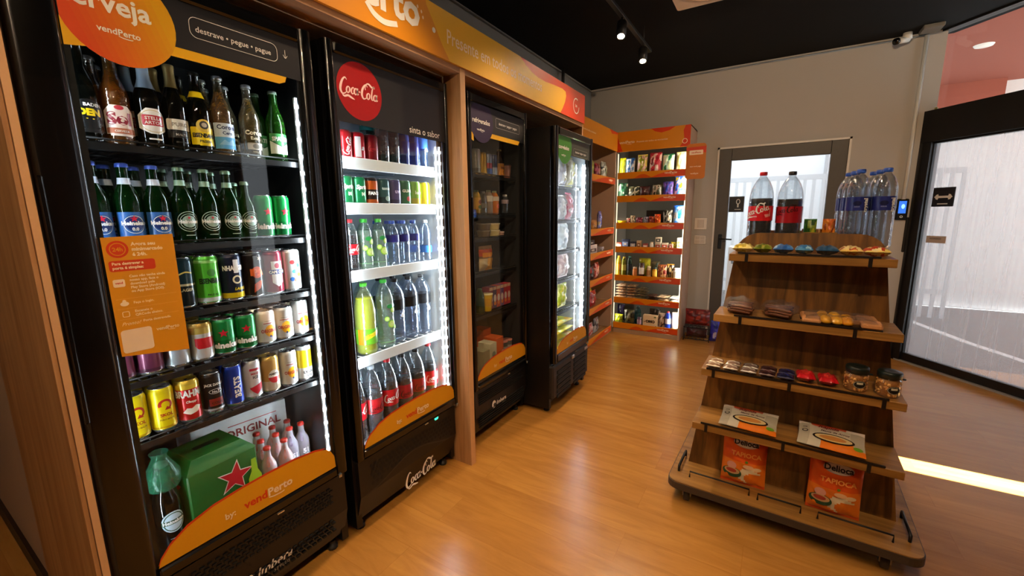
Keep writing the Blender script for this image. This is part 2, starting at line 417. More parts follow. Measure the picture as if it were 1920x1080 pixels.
# ------------------------------------------------------------------ shop front (diagonal glass wall on the right)
shop = (FX, FY, 0); SR = math.atan2(UY, UX)
FROST = pane('frosted_film_glass', (.93, .95, .96), .05, .26, (.80, .84, .88), True)
CLEAR = pane('clear_glass', (.96, .98, .98), .06)
BLK = pm('131212', .38, spec=.4)
d1 = thing('door_1', '', '', shop, SR); del d1['label']; del d1['category']; struct(d1)
b = B()
b.box(-.17, -.10, -.03, .05, 0, 2.9, BLK); b.box(-.10, .022, -.045, .05, 0, 2.25, BLK); b.box(-.10, 1.60, -.06, .05, 1.985, 2.25, BLK)
b.box(-.10, 1.6, -.03, .05, 2.885, 2.9, BLK); b.box(1.30, 1.60, -.045, .05, 0, 2.9, BLK)
b.box(-.06, -.045, -.06, -.045, 0, 2.1, pm('2A2929', .3))
b.build('door_frame', d1)
lf = B()
for q in ((.022, .05, .085, 1.985), (1.27, 1.30, .085, 1.985)): lf.box(q[0]-.02, q[1]-.02, -.02, .03, q[2]-.04, q[3], BLK)
lf.box(.0, 1.3, -.02, .03, .0, .082, BLK); lf.box(0, 1.3, -.02, .03, 1.97, 1.99, BLK)
lf.build('door_leaf', d1)
g = B().box(.022, 1.28, .002, .008, .08, 1.975, FROST).build('frosted_glass', d1)
B().box(-.02, 1.3, -.05, -.02, 0, .012, pm('B9B4AA', .4, .3)).build('threshold', d1)
lk = B(); lk.box(-.085, -.055, -.075, -.045, 1.02, 1.34, pm('1B1A1A', .3), .006); lk.build('door_handle', d1)
lk = B(); lk.box(-.09, -.06, -.058, -.045, .93, .955, pm('3A3A3A', .3), .004); lk.build('keyhole', d1)
w1 = thing('window_1', '', '', shop, SR); del w1['label']; del w1['category']; struct(w1)
B().box(-.1, 1.3, .0, .006, 2.25, 2.885, CLEAR).build('glass', w1)
B().box(-.10, -.09, -.02, .02, 2.25, 2.885, BLK).build('window_frame', w1)
B().box(-.03, .0, -.012, -.002, 2.25, 2.275, pm('8A8455', .5)).build('clip', w1)
# second glass bay, beyond the picture's right edge, then the narrow clear gap for the sun
w2 = thing('window_2', '', '', shop, SR); del w2['label']; del w2['category']; struct(w2)
B().box(1.60, 2.15, .002, .008, 0, 2.9, FROST).build('frosted_glass', w2)
B().box(2.15, 2.655, -.04, .05, 0, 2.9, BLK).build('window_frame', w2)  # unseen frame, widened to block stray sun beside the gap
wall('wall_front', [fp(2.955), fp(4.6)], 0, 2.9, .1, WALLP)
struct(B().prism([fp(2.655), fp(2.955), fp(2.955, .1), fp(2.655, .1)], 2.35, 2.9, WALLP, 'z').build('trim_1'))

# stickers on the glass
st = thing('push_sign', 'black square sign with white double arrow on the frosted glass door', 'sign', (FX, FY, 0), SR)
b = B(); b.box(.066, .232, -.004, .0015, 1.43, 1.592, pm('0C0C0E', .45)); b.build('panel', st)
b = B(); W_ = pm('D8D8D4', .5)
b.poly([(.10, 1.503), (.20, 1.503), (.20, 1.521), (.10, 1.521)], W_, -.0048)
for sg, cx in ((-1, .105), (1, .195)): b.poly([(cx+sg*.026, 1.512), (cx-sg*.006, 1.538), (cx-sg*.002, 1.512), (cx-sg*.006, 1.486)][::sg], W_, -.0052)
for sg, cx in ((-1, .102), (1, .198)): b.poly(ell(cx, 1.512, .014, .022, 12), W_, -.005)
b.poly([(.11, 1.449), (.19, 1.449), (.19, 1.458), (.11, 1.458)], W_, -.0048)
b.build('arrow', st)
st = thing('name_sticker', 'small beige rectangular sticker low on the frosted glass door', 'sticker', (FX, FY, 0), SR)
B().box(.066, .22, -.003, .0015, 1.117, 1.178, pm('B8A8A0', .6)).build('paper', st)
B().sheet(*text2d('HORÁRIO', .02, .02), pm('33302E', .6), -.0037, .14, 1.148).build('lettering', st)

# outside world seen through the panes
struct(B().box(-8, 18, 8.7, 22, -.08, -.02, pm('3C3C3F', .9, var=.1, scale=2)).build('road'))
struct(B().box(-8, 14, 5.36, 8.7, -.08, -.02, pm('75736F', .9, var=.1, scale=2)).box(1.2, 14, -3, 5.36, -.08, -.021, pm('75736F', .9, var=.1, scale=2)).build('pavement'))
struct(B().prism([(1.30, 8.2), (1.36, 8.2), (1.92, 6.32), (2.62, 4.6), (2.55, 4.6), (1.84, 6.32)], -.021, -.012, pm('F2F2EE', .7), 'z').build('trim_2'))
bl = B(); 
for z0, z1, c in ((0, .5, '6E6C69'), (.5, .62, '5D5F63'), (.62, 1.0, '6F88A8'), (1.0, 1.05, 'F4F6F8'), (1.05, 1.3, '7E6C68'), (1.3, 1.36, 'EDF2F6'), (1.36, 1.75, '9A8A88'), (1.75, 2.2, '858482'), (2.2, 4.3, 'A4AEB6'), (4.3, 7, 'A6A8AE')):
    bl.box(4, 16, 12, 12.4, z0*1.5-.3, z1*1.5-.3, pm(c, .9, var=.08, scale=1))
tag(bl.build('street_building'), 'pale banded building wall across the street behind the frosted door', 'building')
RED = pm('A25A48', .85, var=.04)
struct(B().prism([fp(-.6, .12), fp(2.45, .12), (7.4, 3.5), (7.4, 8.6), (1.0, 8.6)], 3.10, 3.20, RED, 'z').build('canopy'))
struct(B().box(1.0, 2.45, 8.4, 8.6, 2.6, 3.10, RED).build('trim_3'))
dl = tag(B().lathe([(0, -.004), (.070, -.004), (.080, .012)], pm('F4EFE6', .5, emis=.3), 24).build('downlight'), 'round white downlight in the red soffit outside the transom window', 'light')
dl.location = (1.723, 6.656, 3.088)

# ------------------------------------------------------------------ rear door in the back wall
d2 = thing('door_2', '', '', (0, 5.2, 0)); del d2['label']; del d2['category']; struct(d2)
DG = pm('57534E', .5, spec=.3)
b = B()
for q in ((-.575, -.557, 0, 2.09), (.548, .565, 0, 2.09)): b.box(q[0], q[1], -.012, .1, q[2], q[3], TRIMW)
b.box(-.575, .565, -.012, .1, 2.072, 2.09, TRIMW); b.build('architrave', d2)
b = B(); b.box(-.557, -.437, -.005, .05, .0, 2.072, DG, .004); b.box(.416, .548, -.005, .05, 0, 2.072, DG, .004)
b.box(-.437, .416, -.005, .05, 1.948, 2.072, DG, .004); b.box(-.437, .416, -.005, .05, 0, .25, DG, .004); b.build('door_leaf', d2)
B().box(-.44, .42, .018, .024, .25, 1.95, pane('rear_glass', (.98, .99, 1), .04, .10, (.9, .93, .96))).build('glass', d2)
b = B(); HB = pm('17130F', .35, .4)
b.box(-.512, -.475, -.02, -.005, 1.005, 1.165, HB, .004); b.tube([(-.493, -.02, 1.115), (-.493, -.058, 1.115), (-.46, -.062, 1.115), (-.375, -.062, 1.112)], .008, HB)
b.lathe([(0, -.0), (.007, .0), (.007, .004), (0, .004)], pm('C9C5BC', .3, .8), 10, -.493, -.022)
d2h = b.build('door_handle', d2)
st = thing('door_sign', 'black square sign with white symbol on the rear glass door', 'sign', (0, 5.2, 0))
B().box(-.432, -.288, .008, .017, 1.405, 1.57, pm('0F0F12', .5)).build('panel', st)
b = B(); V, F = ring(ell(-.345, 1.515, .020, .028, 16), ell(-.345, 1.515, .013, .020, 16)); b.sheet(V, F, W_, .0072)
b.poly([(-.352, 1.455), (-.338, 1.455), (-.338, 1.488), (-.352, 1.488)], W_, .0072); b.poly([(-.375, 1.43), (-.315, 1.43), (-.315, 1.436), (-.375, 1.436)], W_, .0072)
b.build('symbol', st)
# outside behind the rear door: rail fence and sunlit wall
bl = B(); bl.box(-4, 3.5, 8.6, 8.75, -.1, 3.4, pm('F0F3F4', .9)); bl.box(-1.2, -1.16, 8.56, 8.6, 0, 3.4, pm('B9BDC0', .8)); bl.box(.62, .66, 8.56, 8.6, 0, 3.4, pm('B9BDC0', .8))
tag(bl.build('yard_wall'), 'white yard wall seen through the rear glass door', 'wall')
fe = thing('yard_fence', 'pale metal bar fence seen through the rear glass door', 'fence', (0, 7.6, 0))
FW = pm('CCD2D6', .7)
b = B(); b.box(-2.2, 2.0, -.02, .02, 1.86, 1.93, FW); b.box(-2.2, 2.0, -.02, .02, .3, .36, FW); b.build('rail', fe)
for k in range(38): B().box(-2.1+k*.11, -2.06+k*.11, -.015, .015, -.02, 1.86, FW).build('bar', fe)
bx = thing('delivery_box', 'white cardboard box with dark print outside the rear door', 'box', (-.29, 5.8, 0))
b = B(); b.box(-.16, .16, 0, .3, -.02, .98, pm('EFE6DE', .8)); b.poly([(-.12, .78), (-.07, .78), (-.07, .86), (-.12, .86)], pm('181818', .7), -.001)
b.build('carton', bx)
# rear-wall plates
def plate(x0, x1, z0, z1, label, rows):
    t = thing('wall_plate', label, 'switch', (0, 5.2, 0))
    B().box(x0, x1, -.012, 0, z0, z1, pm('DDD4C8', .5), .003).build('plate', t)
    b = B()
    for (a0, a1, c0, c1) in rows: b.box(a0, a1, -.015, -.011, c0, c1, pm('C8BDB0', .5), .001)
    b.build('rocker', t)
plate(-.765, -.637, 1.215, 1.345, 'square beige switch plate on the back wall, the upper one', [(-.735, -.667, 1.235, 1.325)])
plate(-.757, -.637, 1.05, 1.15, 'beige socket plate on the back wall, the lower one', [(-.745, -.70, 1.105, 1.14), (-.694, -.65, 1.105, 1.14), (-.745, -.70, 1.06, 1.095), (-.694, -.65, 1.06, 1.095)])
# face reader by the corner
t = thing('access_reader', 'black wall access reader with glowing blue screen by the shop front', 'reader', (.985, 5.2, 0))
B().box(-.042, .042, -.03, 0, 1.315, 1.505, pm('0E0E10', .3), .008).build('body', t)
b = B(); b.box(-.026, .026, -.0315, -.030, 1.375, 1.485, emit('2F6FD8', 1.6)); b.poly(ell(.004, 1.437, .013, .022, 10), emit('8FC4FF', 2), -.032); b.build('screen', t)
V, F = ring(ell(0, 1.345, .011, .011, 14), ell(0, 1.345, .006, .006, 14)); B().sheet(V, F, W_, -.031).build('ring', t)
# camera dome at the ceiling corner
t = thing('security_camera', 'small white security camera with black lens at the ceiling corner', 'camera', (.80, 5.08, 2.85), -.9)
B().lathe([(0, .05), (.03, .05), (.034, .0), (.0, -.01)], pm('D8D4CC', .4), 16, 0, .06).build('mount', t)
b = B(); b.tube([(0, .07, 0), (0, -.03, -.02)], .024, pm('D8D4CC', .4), 14); b.build('housing', t)
b = B(); b.tube([(0, -.028, -.0195), (0, -.05, -.024)], .027, pm('0A0A0A', .2), 14); b.build('lens', t)
t = tag(B().box(.92, 1.05, 4.98, 5.14, 2.87, 2.9, pm('6E6A62', .5), .005).build('junction_box'), 'grey metal box at the ceiling above the white pipe', 'box')

# ------------------------------------------------------------------ ceiling fittings
t = thing('air_conditioner', 'beige square ceiling cassette with a round grille', 'air conditioner', (-.41, 3.19, 2.85))
b = B(); b.prism(rrect(-.31, .31, -.31, .31, .02), 0, .05, pm('D8C3AA', .5), 'z'); b.build('panel', t)
b = B()
for r in (.27, .235, .12): b.tube([(r*cos(a*pi/16), r*sin(a*pi/16), -.001) for a in range(32)], .004, pm('A08468', .5), 6, True)
b.build('grille', t)
TR = pm('1C1B1A', .5)
def track(x, y0, y1, label):
    t = thing('light_track', label, 'track', (x, 0, 0))
    B().box(-.017, .017, y0, y1, 2.755, 2.78, TR, .003).build('rail', t)
    for y in (y0+.2, y1-.2): B().tube([(0, y, 2.78), (0, y, 2.9)], .004, TR).build('hanger', t)
track(-1.02, 1.2, 3.93, 'black ceiling light track carrying two lit spotlights')
def spot(x, y, tx, ty, label, e=40, ang=110, tz=0.):
    t = thing('spotlight', label, 'light', (x, y, 2.755), 0, 'track spotlights')
    d = (Vector((tx, ty, tz))-Vector((x, y, 2.66))).normalized()
    B().tube([(0, 0, 0), (0, 0, -.05)], .008, TR).build('stem', t)
    a = Vector((0, 0, -.07)); e_ = a+d*.07
    B().tube([a-d*.045, e_], .034, TR, 16).build('head', t)
    q = d.to_track_quat('-Z', 'Y').to_matrix().to_4x4()
    b = B(); b.lathe([(0, -.010), (.018, -.008), (.030, .0)], emit('FFE2B4', 60), 16); b.xf(Matrix.Translation(e_-d*.004) @ q)
    b.build('lamp', t)
    light('spot_lamp', 'SPOT', Vector((x, y, 2.755))+e_+d*.012, e, WARM, .02, target=(tx, ty, tz), spot=math.radians(ang), blend=.8)
spot(-1.02, 3.15, -.75, 1.9, 'lit track spotlight, the nearer of the two', 50)
spot(-1.02, 3.72, -.7, 2.6, 'lit track spotlight, the one at the far end of its track', 45)
# the same track's other heads and a second track, above and behind the camera
spot(-1.02, 2.05, -.6, 2.0, 'track spotlight over the unlit cooler', 50)
spot(-1.02, 1.30, -.7, 1.0, 'track spotlight over the soda cooler', 60)
track(.30, -1.6, 2.35, 'black ceiling light track over the middle of the shop')
spot(.30, .45, .10, 2.1, 'track spotlight aimed at the display stand', 90)
spot(.30, 2.15, .1, 5.2, 'added unseen spotlight aimed at the back wall', 130, 120, 2.1)  # added out of view to brighten the back wall
spot(.30, -.30, -1.5, .9, 'track spotlight aimed at the beer cooler', 75)
spot(.30, -1.3, -2.2, .1, 'track spotlight aimed at the side wall', 80)

# ------------------------------------------------------------------ coolers
FB = pm('060505', .22, coat=.3, var=.04); FBM = pm('050404', .45, var=.04); KICK = pm('0B0909', .42, var=.05)
ORG = pm('DA960E', .45, var=.02); ORG2 = pm('DA900C', .45, var=.02); RDO = pm('D23A0E', .45, var=.02); YEL = pm('E8B00E', .45, var=.02)
DK = pm('1D1C1F', .45, var=.02); WH = pm('F1ECE4', .5, var=.02); CREAM = pm('F6D9B8', .5, var=.02); CRM = pm('FFE9D2', .4, var=.02)
GLASS = pane('cooler_glass', (.97, .985, .98), .03)
RACK = pm('1A1A1A', .35, .5); RACKW = pm('E4E9EC', .4); CHR = pm('C9CCD0', .2, .9)
def wordmark(b, x, z, size, m1, m2, y, sm=True, bold=.03):
    """vendPerto: first half m1, second half m2, smile under the second half; starts at x"""
    V, F = text2d('vend', size, bold, 'LEFT'); w1 = max(v[0] for v in V)
    b.sheet(V, F, m1, y, x, z)
    V, F = text2d('Perto', size, bold, 'LEFT'); w2 = max(v[0] for v in V)
    b.sheet(V, F, m2, y, x+w1+.05*size, z)
    if sm:
        q = stroke2d([[(0, .0, .8), (.2*w2, -.12*size, 1.), (.5*w2, -.16*size, 1.), (.62*w2, -.10*size, .8)]], .1*size)
        b.sheet(q[0], q[1], m2, y, x+w1+.1*size, z-.12*size)
    return w1+w2
def fridge(label, xf, y0, w, gl, head, inner, led, D=.60, top=2.03, zb=.08, kick='dots', depth=.0, shelves=(), rail=None, dim=None, kz=.37):
    gx0, gx1, gz0, gz1 = gl
    t = thing('beverage_cooler', label, 'cooler', (xf, y0, 0), pi/2, 'glass door coolers')
    t['w'] = w
    # outer cabinet with an open front
    b = B(); e = .03
    zc = .035
    b.box(0, e, .045, D, zc, top, FBM); b.box(w-e, w, .045, D, zc, top, FBM); b.box(e, w-e, D-e, D, zc, top, FBM)
    b.box(e, w-e, .045, D, top-.05, top, FBM); b.box(e, w-e, .09, D, zc, kz+.01, FBM)
    b.build('cabinet', t)
    # liner
    b = B(); i = e+.002; zf = kz+.012
    b.box(i, i+.012, .05, D-e-.002, zf, top-.052, inner); b.box(w-i-.012, w-i, .05, D-e-.002, zf, top-.052, inner)
    b.box(i+.012, w-i-.012, D-e-.016, D-e-.002, zf, top-.052, inner); b.box(i+.012, w-i-.012, .05, D-e-.016, zf, zf+.012, inner)
    b.box(i+.012, w-i-.012, .05, D-e-.016, top-.066, top-.052, inner)
    b.build('liner', t)
    # door
    b = B()
    n = 6
    prof = [(0, .04)]+[(0+.012*(1-cos(pi/2*k/n)), .04-.04*sin(pi/2*k/n)) for k in range(n+1)]
    for x0, x1 in ((.002, gx0), (gx1, w-.002)):
        r = min(.018, (x1-x0)*.4)
        b.prism([(x0, .04)]+[(x0+r-r*cos(pi/2*k/n), r-r*sin(pi/2*k/n)) for k in range(n+1)]+[(x1-r+r*sin(pi/2*k/n), r-r*cos(pi/2*k/n)) for k in range(n+1)]+[(x1, .04)], kz, top, FB, 'z', True)
    b.box(gx0, gx1, .0, .04, gz1, top, FB, .006); b.box(gx0, gx1, .0, .04, kz, gz0, FB, .006)
    dr = b.build('door', t)
    B().box(gx0-.002, gx1+.002, .012, .017, gz0-.002, gz1+.002, GLASS).build('glass', dr)
    b = B(); b.box(gx0, gx1, .018, .026, gz0, gz0+.012, FBM); b.box(gx0, gx0+.012, .018, .026, gz0, gz1, FBM); b.box(gx1-.012, gx1, .018, .026, gz0, gz1, FBM); b.build('gasket', dr)
    b = B(); b.box(gx1+.0, gx1+.014, -.006, .004, kz-.01, kz+.006, CHR, .002); b.box(gx1-.25, gx1-.225, -.003, .002, kz-.008, kz-.003, CHR); b.build('hinge', t)
    # handle groove on the left stile
    B().box(.004, .016, -.006, .0, .9, 1.5, FB, .003).build('handle', dr)
    # kick panel
    b = B(); ky = .022
    K0 = zb+.01
    if kick == 'louver2':
        b.box(.0, w, .012, .06, K0, kz-.02, pm('241F1E', .5), .012)
    else:
        b.prism([(ky+.0, kz-.015), (ky-.004, K0+.10), (ky+.03, K0-.02), (.09, K0-.02), (.09, kz-.015)], .012, w-.012, KICK, 'x')
    kp = b.build('kick_panel', t)
    b = B(); SL = pm('030303', .7)
    if kick == 'dots':
        for r in range(6):
            for c in range(int((w-.12)/.022)):
                x = .06+c*.022+(.011 if r % 2 else 0)
                if .03 < r*.014: pass
                b.box(x, x+.014, ky-.006, ky+.0, kz-.05-r*.013, kz-.044-r*.013, SL)
        for r in range(4):
            for c in range(int((w-.12)/.022)):
                x = .06+c*.022+(.011 if r % 2 else 0)
                b.box(x, x+.014, ky-.008, ky+.004, K0+.09-r*.016, K0+.096-r*.016, SL)
    elif kick == 'holes':
        for r in range(7):
            for c in range(22):
                x = .08+c*.025+(.0125 if r % 2 else 0); z = kz-.06-r*.021
                if z < K0+.09+.07*sin(pi*(x/w)): continue
                b.poly(ell(x, z, .0085, .0085, 8), SL, ky-.0045)
        q = stroke2d([[(.04+(w-.08)*k/12, K0+.10+.065*sin(pi*k/12)**2, 1) for k in range(13)]], .008)
        b.sheet(q[0], q[1], pm('2A2626', .3), ky-.005)
    elif kick == 'louver':
        for r in range(6): b.box(.05, w-.05, ky-.007, ky, kz-.045-r*.013, kz-.039-r*.013, SL)
        for r in range(6): b.box(.05, w-.05, ky-.008, ky+.004, K0+.1-r*.015, K0+.106-r*.015, SL)
    else:
        for c in (0, 1):
            for r in range(6):
                b.box(.06+c*(w/2-.03), .06+c*(w/2-.03)+w/2-.09, .006, .013, kz-.09-r*.036, kz-.068-r*.036, SL)
        b.box(w-.075, w-.02, .008, .0135, kz-.055, kz-.035, pm('BDB4B4', .4))
        b.box(w*.45, w*.52, -.006, .012, kz-.05, kz-.02, CHR, .006)
    b.build('grille', kp)
    for fx in (.05, w-.05):
        for fy in (.09, D-.06): B().lathe([(0, 0), (.022, 0), (.022, .012), (.014, .016), (.014, zc)], pm('1A1A1A', .5), 10, fx, fy).build('foot', t)
    # shelves
    sx0, sx1 = i+.016, w-i-.016
    for z in shelves:
        b = B(); m = RACKW if rail else RACK
        for k in range(15): b.tube([(sx0+.01+(sx1-sx0-.02)*k/14, .078, z-.004), (sx0+.01+(sx1-sx0-.02)*k/14, D-.09, z-.004)], .0022, m, 5)
        for y in (.075, .2, .35, D-.09): b.tube([(sx0, y, z-.008), (sx1, y, z-.008)], .0035, m, 6)
        b.tube([(sx0, .072, z+.006), (sx1, .072, z+.006)], .0025, m, 6)
        sh = b.build('wire_shelf', t)
        if rail:
            B().box(sx0, sx1, .060, .068, z-rail, z+.012, pm('DDE6EA', .35), .002).build('price_rail', sh)
        else:
            B().box(sx0, sx1, .068, .071, z-.022, z-.004, pm('151515', .3)).build('price_rail', sh)
    # led strip at the right inner edge; the left one is added and unseen
    if led:
        z0, z1 = gz0+.05, head-.03
        for (lx, ly, rot) in led['at']+([(i+.024, .052, 0)] if led.get('L') else []):
            b = B(); b.box(lx-.006, lx+.006, ly-.004, ly+.004, z0, z1, pm('C8CCD0', .4))
            b.box(lx-.004, lx+.002, ly-.006, ly-.004, z0, z1, emit('DCEBFF', led['base']))
            nn = 24 if led['dots'] else 0
            for k in range(nn):
                z = z0+(z1-z0)*(k+.5)/nn
                b.box(lx-.008, lx+.004, ly-.008, ly-.005, z-.006, z+.006, emit('F0F6FF', led['dots']))
            b.build('led_strip', t)
        lx, ly, rot = led['at'][0]
        # the strip's own light: aimed across and into the cabinet
        p = t.matrix_world; M = Matrix.Translation(t.location) @ Matrix.Rotation(pi/2, 4, 'Z')
        o = light('led_and_fill_light', 'AREA', (0, 0, 0), led['W'], (.80, .90, 1), size=z1-z0, size_y=.02)
        o.matrix_world = M @ Matrix.Translation((w-i-.030, .045, (z0+z1)/2)) @ Matrix.Rotation(math.radians(-22), 4, 'Z') @ Matrix.Rotation(pi/2, 4, 'Y')
        if led.get('L'):  # added fill lamp at the left inner edge, brightens the goods
            o = light('led_and_fill_light', 'AREA', (0, 0, 0), led['L'], (.80, .90, 1), size=z1-z0, size_y=.02)
            o.matrix_world = M @ Matrix.Translation((i+.030, .045, (z0+z1)/2)) @ Matrix.Rotation(math.radians(22), 4, 'Z') @ Matrix.Rotation(-pi/2, 4, 'Y')
    return t, dr, kp
def band_decal(par, x0, x1, z0, h, y, txt=True, tail=True):
    """orange fin along the bottom of the glass"""
    w = x1-x0
    prof = [(0, 0), (w, 0)]+[(w*(1-.06*(1-cos(pi/2*k/5)))+0, h*.42+.22*h*sin(pi/2*k/5)) for k in range(6)]
    top = [(1, .0), (.995, .42), (.97, .66), (.94, .80), (.86, .92), (.72, 1.), (.55, 1.), (.40, .96), (.26, .88), (.14, .70), (.06, .45), (.015, .18), (0, 0)]
    pts = [(x0+w*a, z0+h*c) for a, c in top]
    b = B(); b.poly([(p[0], p[1]+.007) for p in pts[3:]][::-1]+[], RDO, y+.0008); b.poly(pts[::-1], ORG, y)
    o = b.build('bottom_decal', par)
    if txt:
        b = B(); s = h*.34
        b.sheet(*text2d('by:', s*.72, .02), CREAM, y-.001, x0+w*.335, z0+h*.30)
        wordmark(b, x0+w*.41, z0+h*.30, s, RDO, CREAM, y-.001)
        b.build('lettering', o)
    return o
Y_ = .0105
# --- 1 beer cooler
beer, dr, kp = fridge('black glass door beer cooler with orange cerveja circle, nearest on the left', -1.415, .258, .73,
    (.094, .678, .405, 1.985), 1.84, pm('101112', .3, var=.03), dict(at=[(.669, .040, 0)], base=9, dots=90, W=9, L=4), shelves=(1.600, 1.330, 1.128, .954, .771), kick='dots')
b = B()
b.poly([(.094, 1.985), (.094, 1.862), (.70-.022, 1.862), (.678, 1.985)], DK, Y_)
b.poly([(.094, 1.862), (.094, 1.80), (.135, 1.808), (.26, 1.836), (.60, 1.836), (.620, 1.845), (.626, 1.862)][::1], YEL, Y_-.0004)
hp = b.build('header_decal', dr)
b = B(); cc = ell(.205, 1.898, .1165, .1165, 40); cc = [(max(.0945, x), min(1.984, z)) for x, z in cc]
gr = [pm('%02X%02X%02X' % (0xD8+k//2, 0x48+7*k, 0x12-k//2), .45, var=.01) for k in range(14)]
import bisect
def clipstrip(poly, a, c):
    """part of a convex polygon with a <= x+z*.35 <= c"""
    def cut(P, f):
        R = []
        for i in range(len(P)):
            p, q = P[i], P[(i+1) % len(P)]; fp_, fq = f(p), f(q)
            if fp_ >= 0: R.append(p)
            if (fp_ >= 0) != (fq >= 0):
                t_ = fp_/(fp_-fq); R.append((p[0]+(q[0]-p[0])*t_, p[1]+(q[1]-p[1])*t_))
        return R
    g_ = lambda p: p[0]+p[1]*.35
    P = cut(poly, lambda p: g_(p)-a)
    return cut(P, lambda p: c-g_(p)) if P else P
lo, hi = .093+1.78*.35, .323+1.985*.35
for k in range(14):
    P = clipstrip(cc, lo+(hi-lo)*(.15+.05*k) if k else lo-.1, lo+(hi-lo)*(.15+.05*(k+1)) if k < 13 else hi+.1)
    if len(P) > 2: b.poly(P, gr[k], Y_-.001)
b.build('circle_sticker', hp)
b = B(); b.sheet(*text2d('cerveja', .062, .025, 'LEFT'), WH, Y_-.002, .083, 1.898)
V, F = text2d('cerveja', .062, .025, 'LEFT')
b = B(); b.sheet([(max(a, .005), c) for a, c in V], F, WH, Y_-.002, .090, 1.900)
wordmark(b, .157, 1.852, .020, WH, WH, Y_-.002, True, .02)
b.sheet(*text2d('destrave • pegue • pague', .0212, .012, 'CENTER'), WH, Y_-.002, .475, 1.917)
pl = rrect(.355, .602, 1.900, 1.955, .018, 5); pi_ = rrect(.3566, .6004, 1.9016, 1.9534, .0165, 5); b.sheet(*ring(pl, pi_), WH, Y_-.002)
q = stroke2d([[(.628, 1.946, 1), (.628, 1.922, 1)], [(.621, 1.930, 1), (.628, 1.921, 1), (.635, 1.930, 1)]], .0016); b.sheet(q[0], q[1], WH, Y_-.002)
b.build('lettering', hp)
band_decal(dr, .096, .677, .408, .115, Y_)
b = B(); V, F = text2d('Imbera', .045, .02, 'LEFT', .25); b.sheet(V, F, pm('D8D4CC', .4), .014, .345, .165); b.sheet(*text2d('STYLUS', .018, 0, 'LEFT', .2), pm('8A8680', .4), .0135, .40, .145)
q = stroke2d([[(.315, .17, .6), (.325, .19, 1.6), (.335, .175, .6)], [(.30, .16, .5), (.31, .183, 1.2), (.318, .165, .5)]], .006); b.sheet(q[0], q[1], pm('D8D4CC', .4), .014)
b.build('lettering', kp)
# instruction notice on the glass
t = thing('instruction_notice', 'orange instruction notice stuck on the glass of the beer cooler', 'poster', beer.location, pi/2)
b = B(); b.prism([(.098, .782+.008), (.2465, .770), (.2465, 1.104), (.096, 1.100)][::1], .0085, .0098, ORG2)
for i, v in enumerate(b.v): b.v[i] = (v[0], v[1], v[2]+.256)
b.build('paper', t)
yn = .0082
b = B(); b.poly(ell(.125, 1.325, .022, .022), RDO, yn); V, F = ring(ell(.125, 1.325, .0165, .0165, 20), ell(.125, 1.325, .0145, .0145, 20)); b.sheet(V, F, ORG2, yn-.0003)
b.sheet(*text2d('24h', .014, .03), ORG2, yn-.0003, .125, 1.320)
for i, s_ in enumerate(('Agora seu', 'minimercado', 'é 24h.')): b.sheet(*text2d(s_, .0125, .04, 'LEFT'), CREAM, yn, .153, 1.333-.0135*i)
b.poly(rrect(.103, .198, 1.268, 1.296, .006, 3), RDO, yn)
for i, s_ in enumerate(('Para destravar a', 'porta é simples:')): b.sheet(*text2d(s_, .0098, .04, 'LEFT'), CREAM, yn-.0003, .109, 1.285-.0112*i)
b.poly(rrect(.105, .129, 1.228, 1.248, .004, 3), CREAM, yn); b.sheet(*text2d('vend', .008, .03), RDO, yn-.0003, .117, 1.236)
for i, s_ in enumerate(('Caso não tenha ainda', 'nosso app, faça o', 'download pela', 'Play Store (Android)', 'ou App Store (iOS).')): b.sheet(*text2d(s_, .0088, .03, 'LEFT'), CREAM, yn, .139, 1.251-.0098*i)
for z in (1.196, 1.170, 1.142): b.poly([(.105, z), (.235, z), (.235, z+.0006), (.105, z+.0006)], pm('F0B060', .5), yn)
b.poly(ell(.121, 1.183, .009, .006, 12), CREAM, yn); b.poly(ell(.121, 1.190, .004, .004, 10), CREAM, yn)
b.sheet(*text2d('Faça o login.', .0088, .02, 'LEFT'), CREAM, yn, .139, 1.181)
V, F = ring(rrect(.113, .128, 1.148, 1.163, .003, 2), rrect(.1145, .1265, 1.1495, 1.1615, .002, 2)); b.sheet(V, F, CREAM, yn)
b.sheet(*text2d('Escaneie o', .0088, .02, 'LEFT'), CREAM, yn, .139, 1.158); b.sheet(*text2d('QRCode abaixo.', .0088, .02, 'LEFT'), CREAM, yn, .139, 1.148)
b.sheet(*text2d('Pronto!', .0125, .0, 'LEFT', .4), CREAM, yn, .108, 1.126); b.sheet(*text2d('Porta destravada.', .0088, .02, 'LEFT'), CREAM, yn, .153, 1.129)
b.poly(rrect(.103, .168, 1.052, 1.114, .007, 3), pm('F2D3B2', .5), yn)
wordmark(b, .178, 1.098, .0125, CREAM, CREAM, yn, True, .02)
b.build('lettering', t)

# --- 2 soda cooler
soda, dr, kp = fridge('black glass door soda cooler with red circle, white lit inside', -1.415, 1.033, .672,
    (.038, .650, .408, 1.995), 1.77, pm('DDE7EC', .35, var=.02), dict(at=[(.640, .046, 0), (.625, .060, 0)], base=5, dots=40, W=7, L=5), shelves=(1.628, 1.446, 1.166, .785), rail=.036, kick='holes', top=2.035)
b = B(); b.poly([(.038, 1.995), (.038, 1.758), (.650, 1.758), (.650, 1.995)], DK, Y_); hp = b.build('header_decal', dr)
b = B(); b.poly(ell(.151, 1.884, .107, .107, 44), pm('A6060A', .45, var=.02), Y_-.0006); b.build('circle_sticker', hp)
PK = pm('FBD9D6', .5, var=.02)
V, F = script_logo(.180); b = B().sheet(V, F, PK, Y_-.0012, .151, 1.884, 0)
b.sheet(*text2d('sinta o sabor', .042, .0, 'RIGHT', 0, .92), WH, Y_-.001, .610, 1.772); b.build('lettering', hp)
band_decal(dr, .044, .648, .410, .108, Y_)
